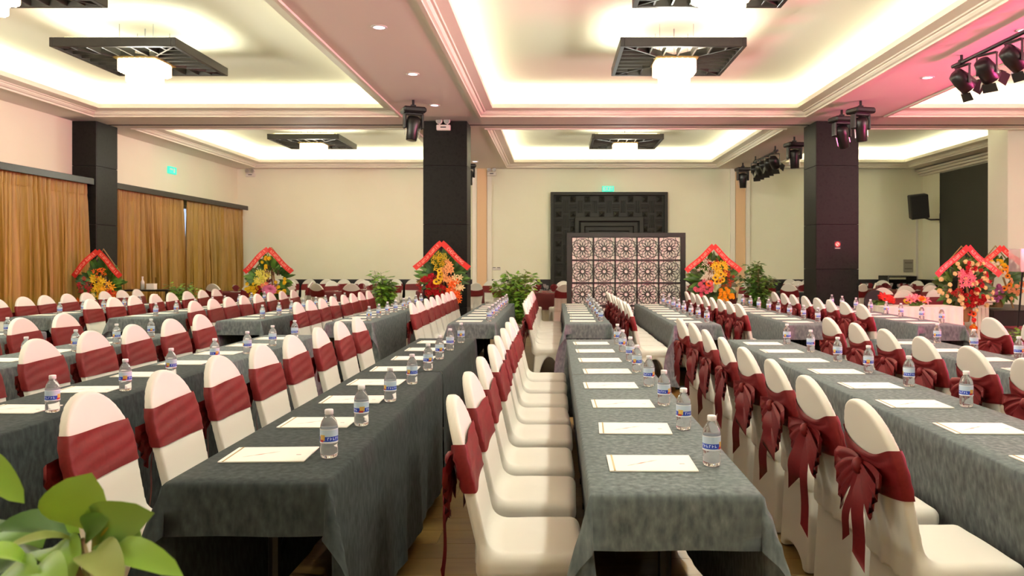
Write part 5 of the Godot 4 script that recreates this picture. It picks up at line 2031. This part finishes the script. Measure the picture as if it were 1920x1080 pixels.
func wall_fixtures() -> void:
	emergency_light("white twin-head emergency light at the top of the middle pillar", P(-1.98, 3.87, 14.0))
	emergency_light("white twin-head emergency light high in the curtain corner", P(-8.25, 3.83, WALL_B))
	emergency_light("white twin-head emergency light high on the wall by the peach strip", P(-1.70, 3.85, WALL_B - 0.1))
	var teal := glow(Color(0.25, 0.85, 0.75), 0.7)
	var t := thing("exit_sign", "lit teal EXIT sign above the carved portal", "exit sign", P(1.44, 3.32, WALL_B - 0.14))
	var st := mb()
	cbox(st, Vector3(0, 0.075, 0), Vector3(0.32, 0.15, 0.06), 0.006)
	obj("sign_panel", st, teal, t)
	sign_text("EXIT", 0.13, t, Vector3(0, 0.075, 0.033), mat(lin(0.85, 0.95, 0.95), 0.5))
	t = thing("exit_sign", "lit teal emergency sign on the wall above the curtains", "exit sign", P(WALL_L + 0.03, 3.48, 17.6))
	st = mb()
	cbox(st, Vector3(0, 0.0, 0), Vector3(0.05, 0.16, 0.34), 0.006)
	obj("sign_panel", st, teal, t)
	st = mb()
	bx(st, Vector3(0.027, 0.0, -0.05), Vector3(0.004, 0.09, 0.05))
	bx(st, Vector3(0.027, 0.02, 0.08), Vector3(0.004, 0.03, 0.12))
	obj("sign_mark", st, mat(lin(0.85, 0.95, 0.92), 0.5), t)
	# loudspeaker on its bracket
	t = thing("wall_loudspeaker", "black loudspeaker tilted on a bracket on the far right-hand wall", "loudspeaker", P(9.42, 2.86, 20.3), -0.25)
	var hd := Basis(Vector3(0, 0, 1), 0.1) * Basis(Vector3(1, 0, 0), 0.16)
	st = mb()
	cbox(st, Vector3.ZERO, Vector3(0.44, 0.62, 0.34), 0.02, hd)
	obj("cabinet", st, M.speaker, t)
	st = mb()
	cbox(st, hd * Vector3(0, 0, 0.175), Vector3(0.4, 0.58, 0.012), 0.004, hd)
	obj("grille", st, mat(lin(0.02, 0.02, 0.02), 0.8), t)
	st = mb()
	tube(st, [hd * Vector3(0.1, -0.3, -0.1), Vector3(0.3, -0.34, -0.1), Vector3(0.55, -0.34, -0.1)], 0.02, 8)
	cbox(st, Vector3(0.54, -0.3, -0.1), Vector3(0.03, 0.24, 0.1), 0.004)
	obj("bracket", st, M.black_metal, t)
	# tall dark panel
	t = thing("wall_panel", "tall black-green board on the wall behind the flower stands", "board", P(WALL_R, 0.95, 18.7))
	st = mb()
	cbox(st, Vector3(-0.03, 1.38, 0), Vector3(0.06, 2.76, 3.0), 0.006)
	obj("board", st, M.dark_board, t)
	st = mb()
	for s in [-1, 1]:
		cbox(st, Vector3(-0.035, 1.38, s * 1.51), Vector3(0.07, 2.78, 0.03), 0.004)
	obj("edge_trim", st, M.wainscot, t)
	# grey service plate and switches
	t = thing("service_plate", "grey metal service plate on the far wall near the loudspeaker", "wall plate", P(9.6, 1.32, WALL_B))
	st = mb()
	cbox(st, Vector3(0, 0, 0.015), Vector3(0.26, 0.34, 0.03), 0.004)
	obj("plate", st, mat(lin(0.4, 0.38, 0.32), 0.4, 0.4), t)
	st = mb()
	for y in [-0.08, 0.08]:
		bx(st, Vector3(0, y, 0.032), Vector3(0.2, 0.03, 0.004))
	obj("slot", st, mat(lin(0.2, 0.19, 0.16), 0.5), t)
	t = thing("light_switch", "pair of light switches on the wall beside the aisle shrub", "switch", P(-1.58, 1.24, WALL_B))
	for s in [-1, 1]:
		st = mb()
		cbox(st, Vector3(s * 0.06, 0, 0.008), Vector3(0.11, 0.075, 0.016), 0.003)
		var o := obj("plate", st, M.white_plastic, t)
		st = mb()
		bx(st, Vector3(s * 0.06, 0.03, 0.017), Vector3(0.08, 0.016, 0.004))
		obj("rocker", st, M.black, o)
	# cable trunking in the far corner
	t = thing("cable_trunking", "white cable trunking below the wall loudspeaker", "trunking", P(9.84, 0.96, WALL_B))
	st = mb()
	cbox(st, Vector3(0, 0.9, 0.012), Vector3(0.06, 1.8, 0.024), 0.003)
	obj("duct", st, M.white_plastic, t)
	# no smoking sign on the purple pillar
	t = thing("no_smoking_sign", "small red ring sign on the purple pillar", "sign", P(5.05, 1.73, 14.0))
	st = mb()
	cbox(st, Vector3(0, 0, 0.003), Vector3(0.12, 0.15, 0.006), 0.001)
	obj("sign_plate", st, M.black, t)
	st = mb()
	for k in 24:
		var a := TAU * k / 24
		var b := TAU * (k + 1) / 24
		quad(st, Vector3(cos(a) * 0.036, 0.015 + sin(a) * 0.036, 0.008), Vector3(cos(a) * 0.05, 0.015 + sin(a) * 0.05, 0.008), Vector3(cos(b) * 0.05, 0.015 + sin(b) * 0.05, 0.008), Vector3(cos(b) * 0.036, 0.015 + sin(b) * 0.036, 0.008))
	bx(st, Vector3(0, 0.015, 0.008), Vector3(0.08, 0.01, 0.002), Basis(Vector3(0, 0, 1), -PI / 4))
	obj("ring", st, mat(Color(0.85, 0.1, 0.12), 0.5), t)
	st = mb()
	lathe(st, [Vector2(0.036, 0.0), Vector2(0.0, 0.0)], 20)
	var o := obj("disc", st, M.white_panel, t)
	o.rotation.x = PI / 2
	o.position = Vector3(0, 0.015, 0.0065)
	st = mb()
	bx(st, Vector3(0, -0.055, 0.007), Vector3(0.09, 0.012, 0.002))
	obj("caption_bar", st, M.white_panel, t)
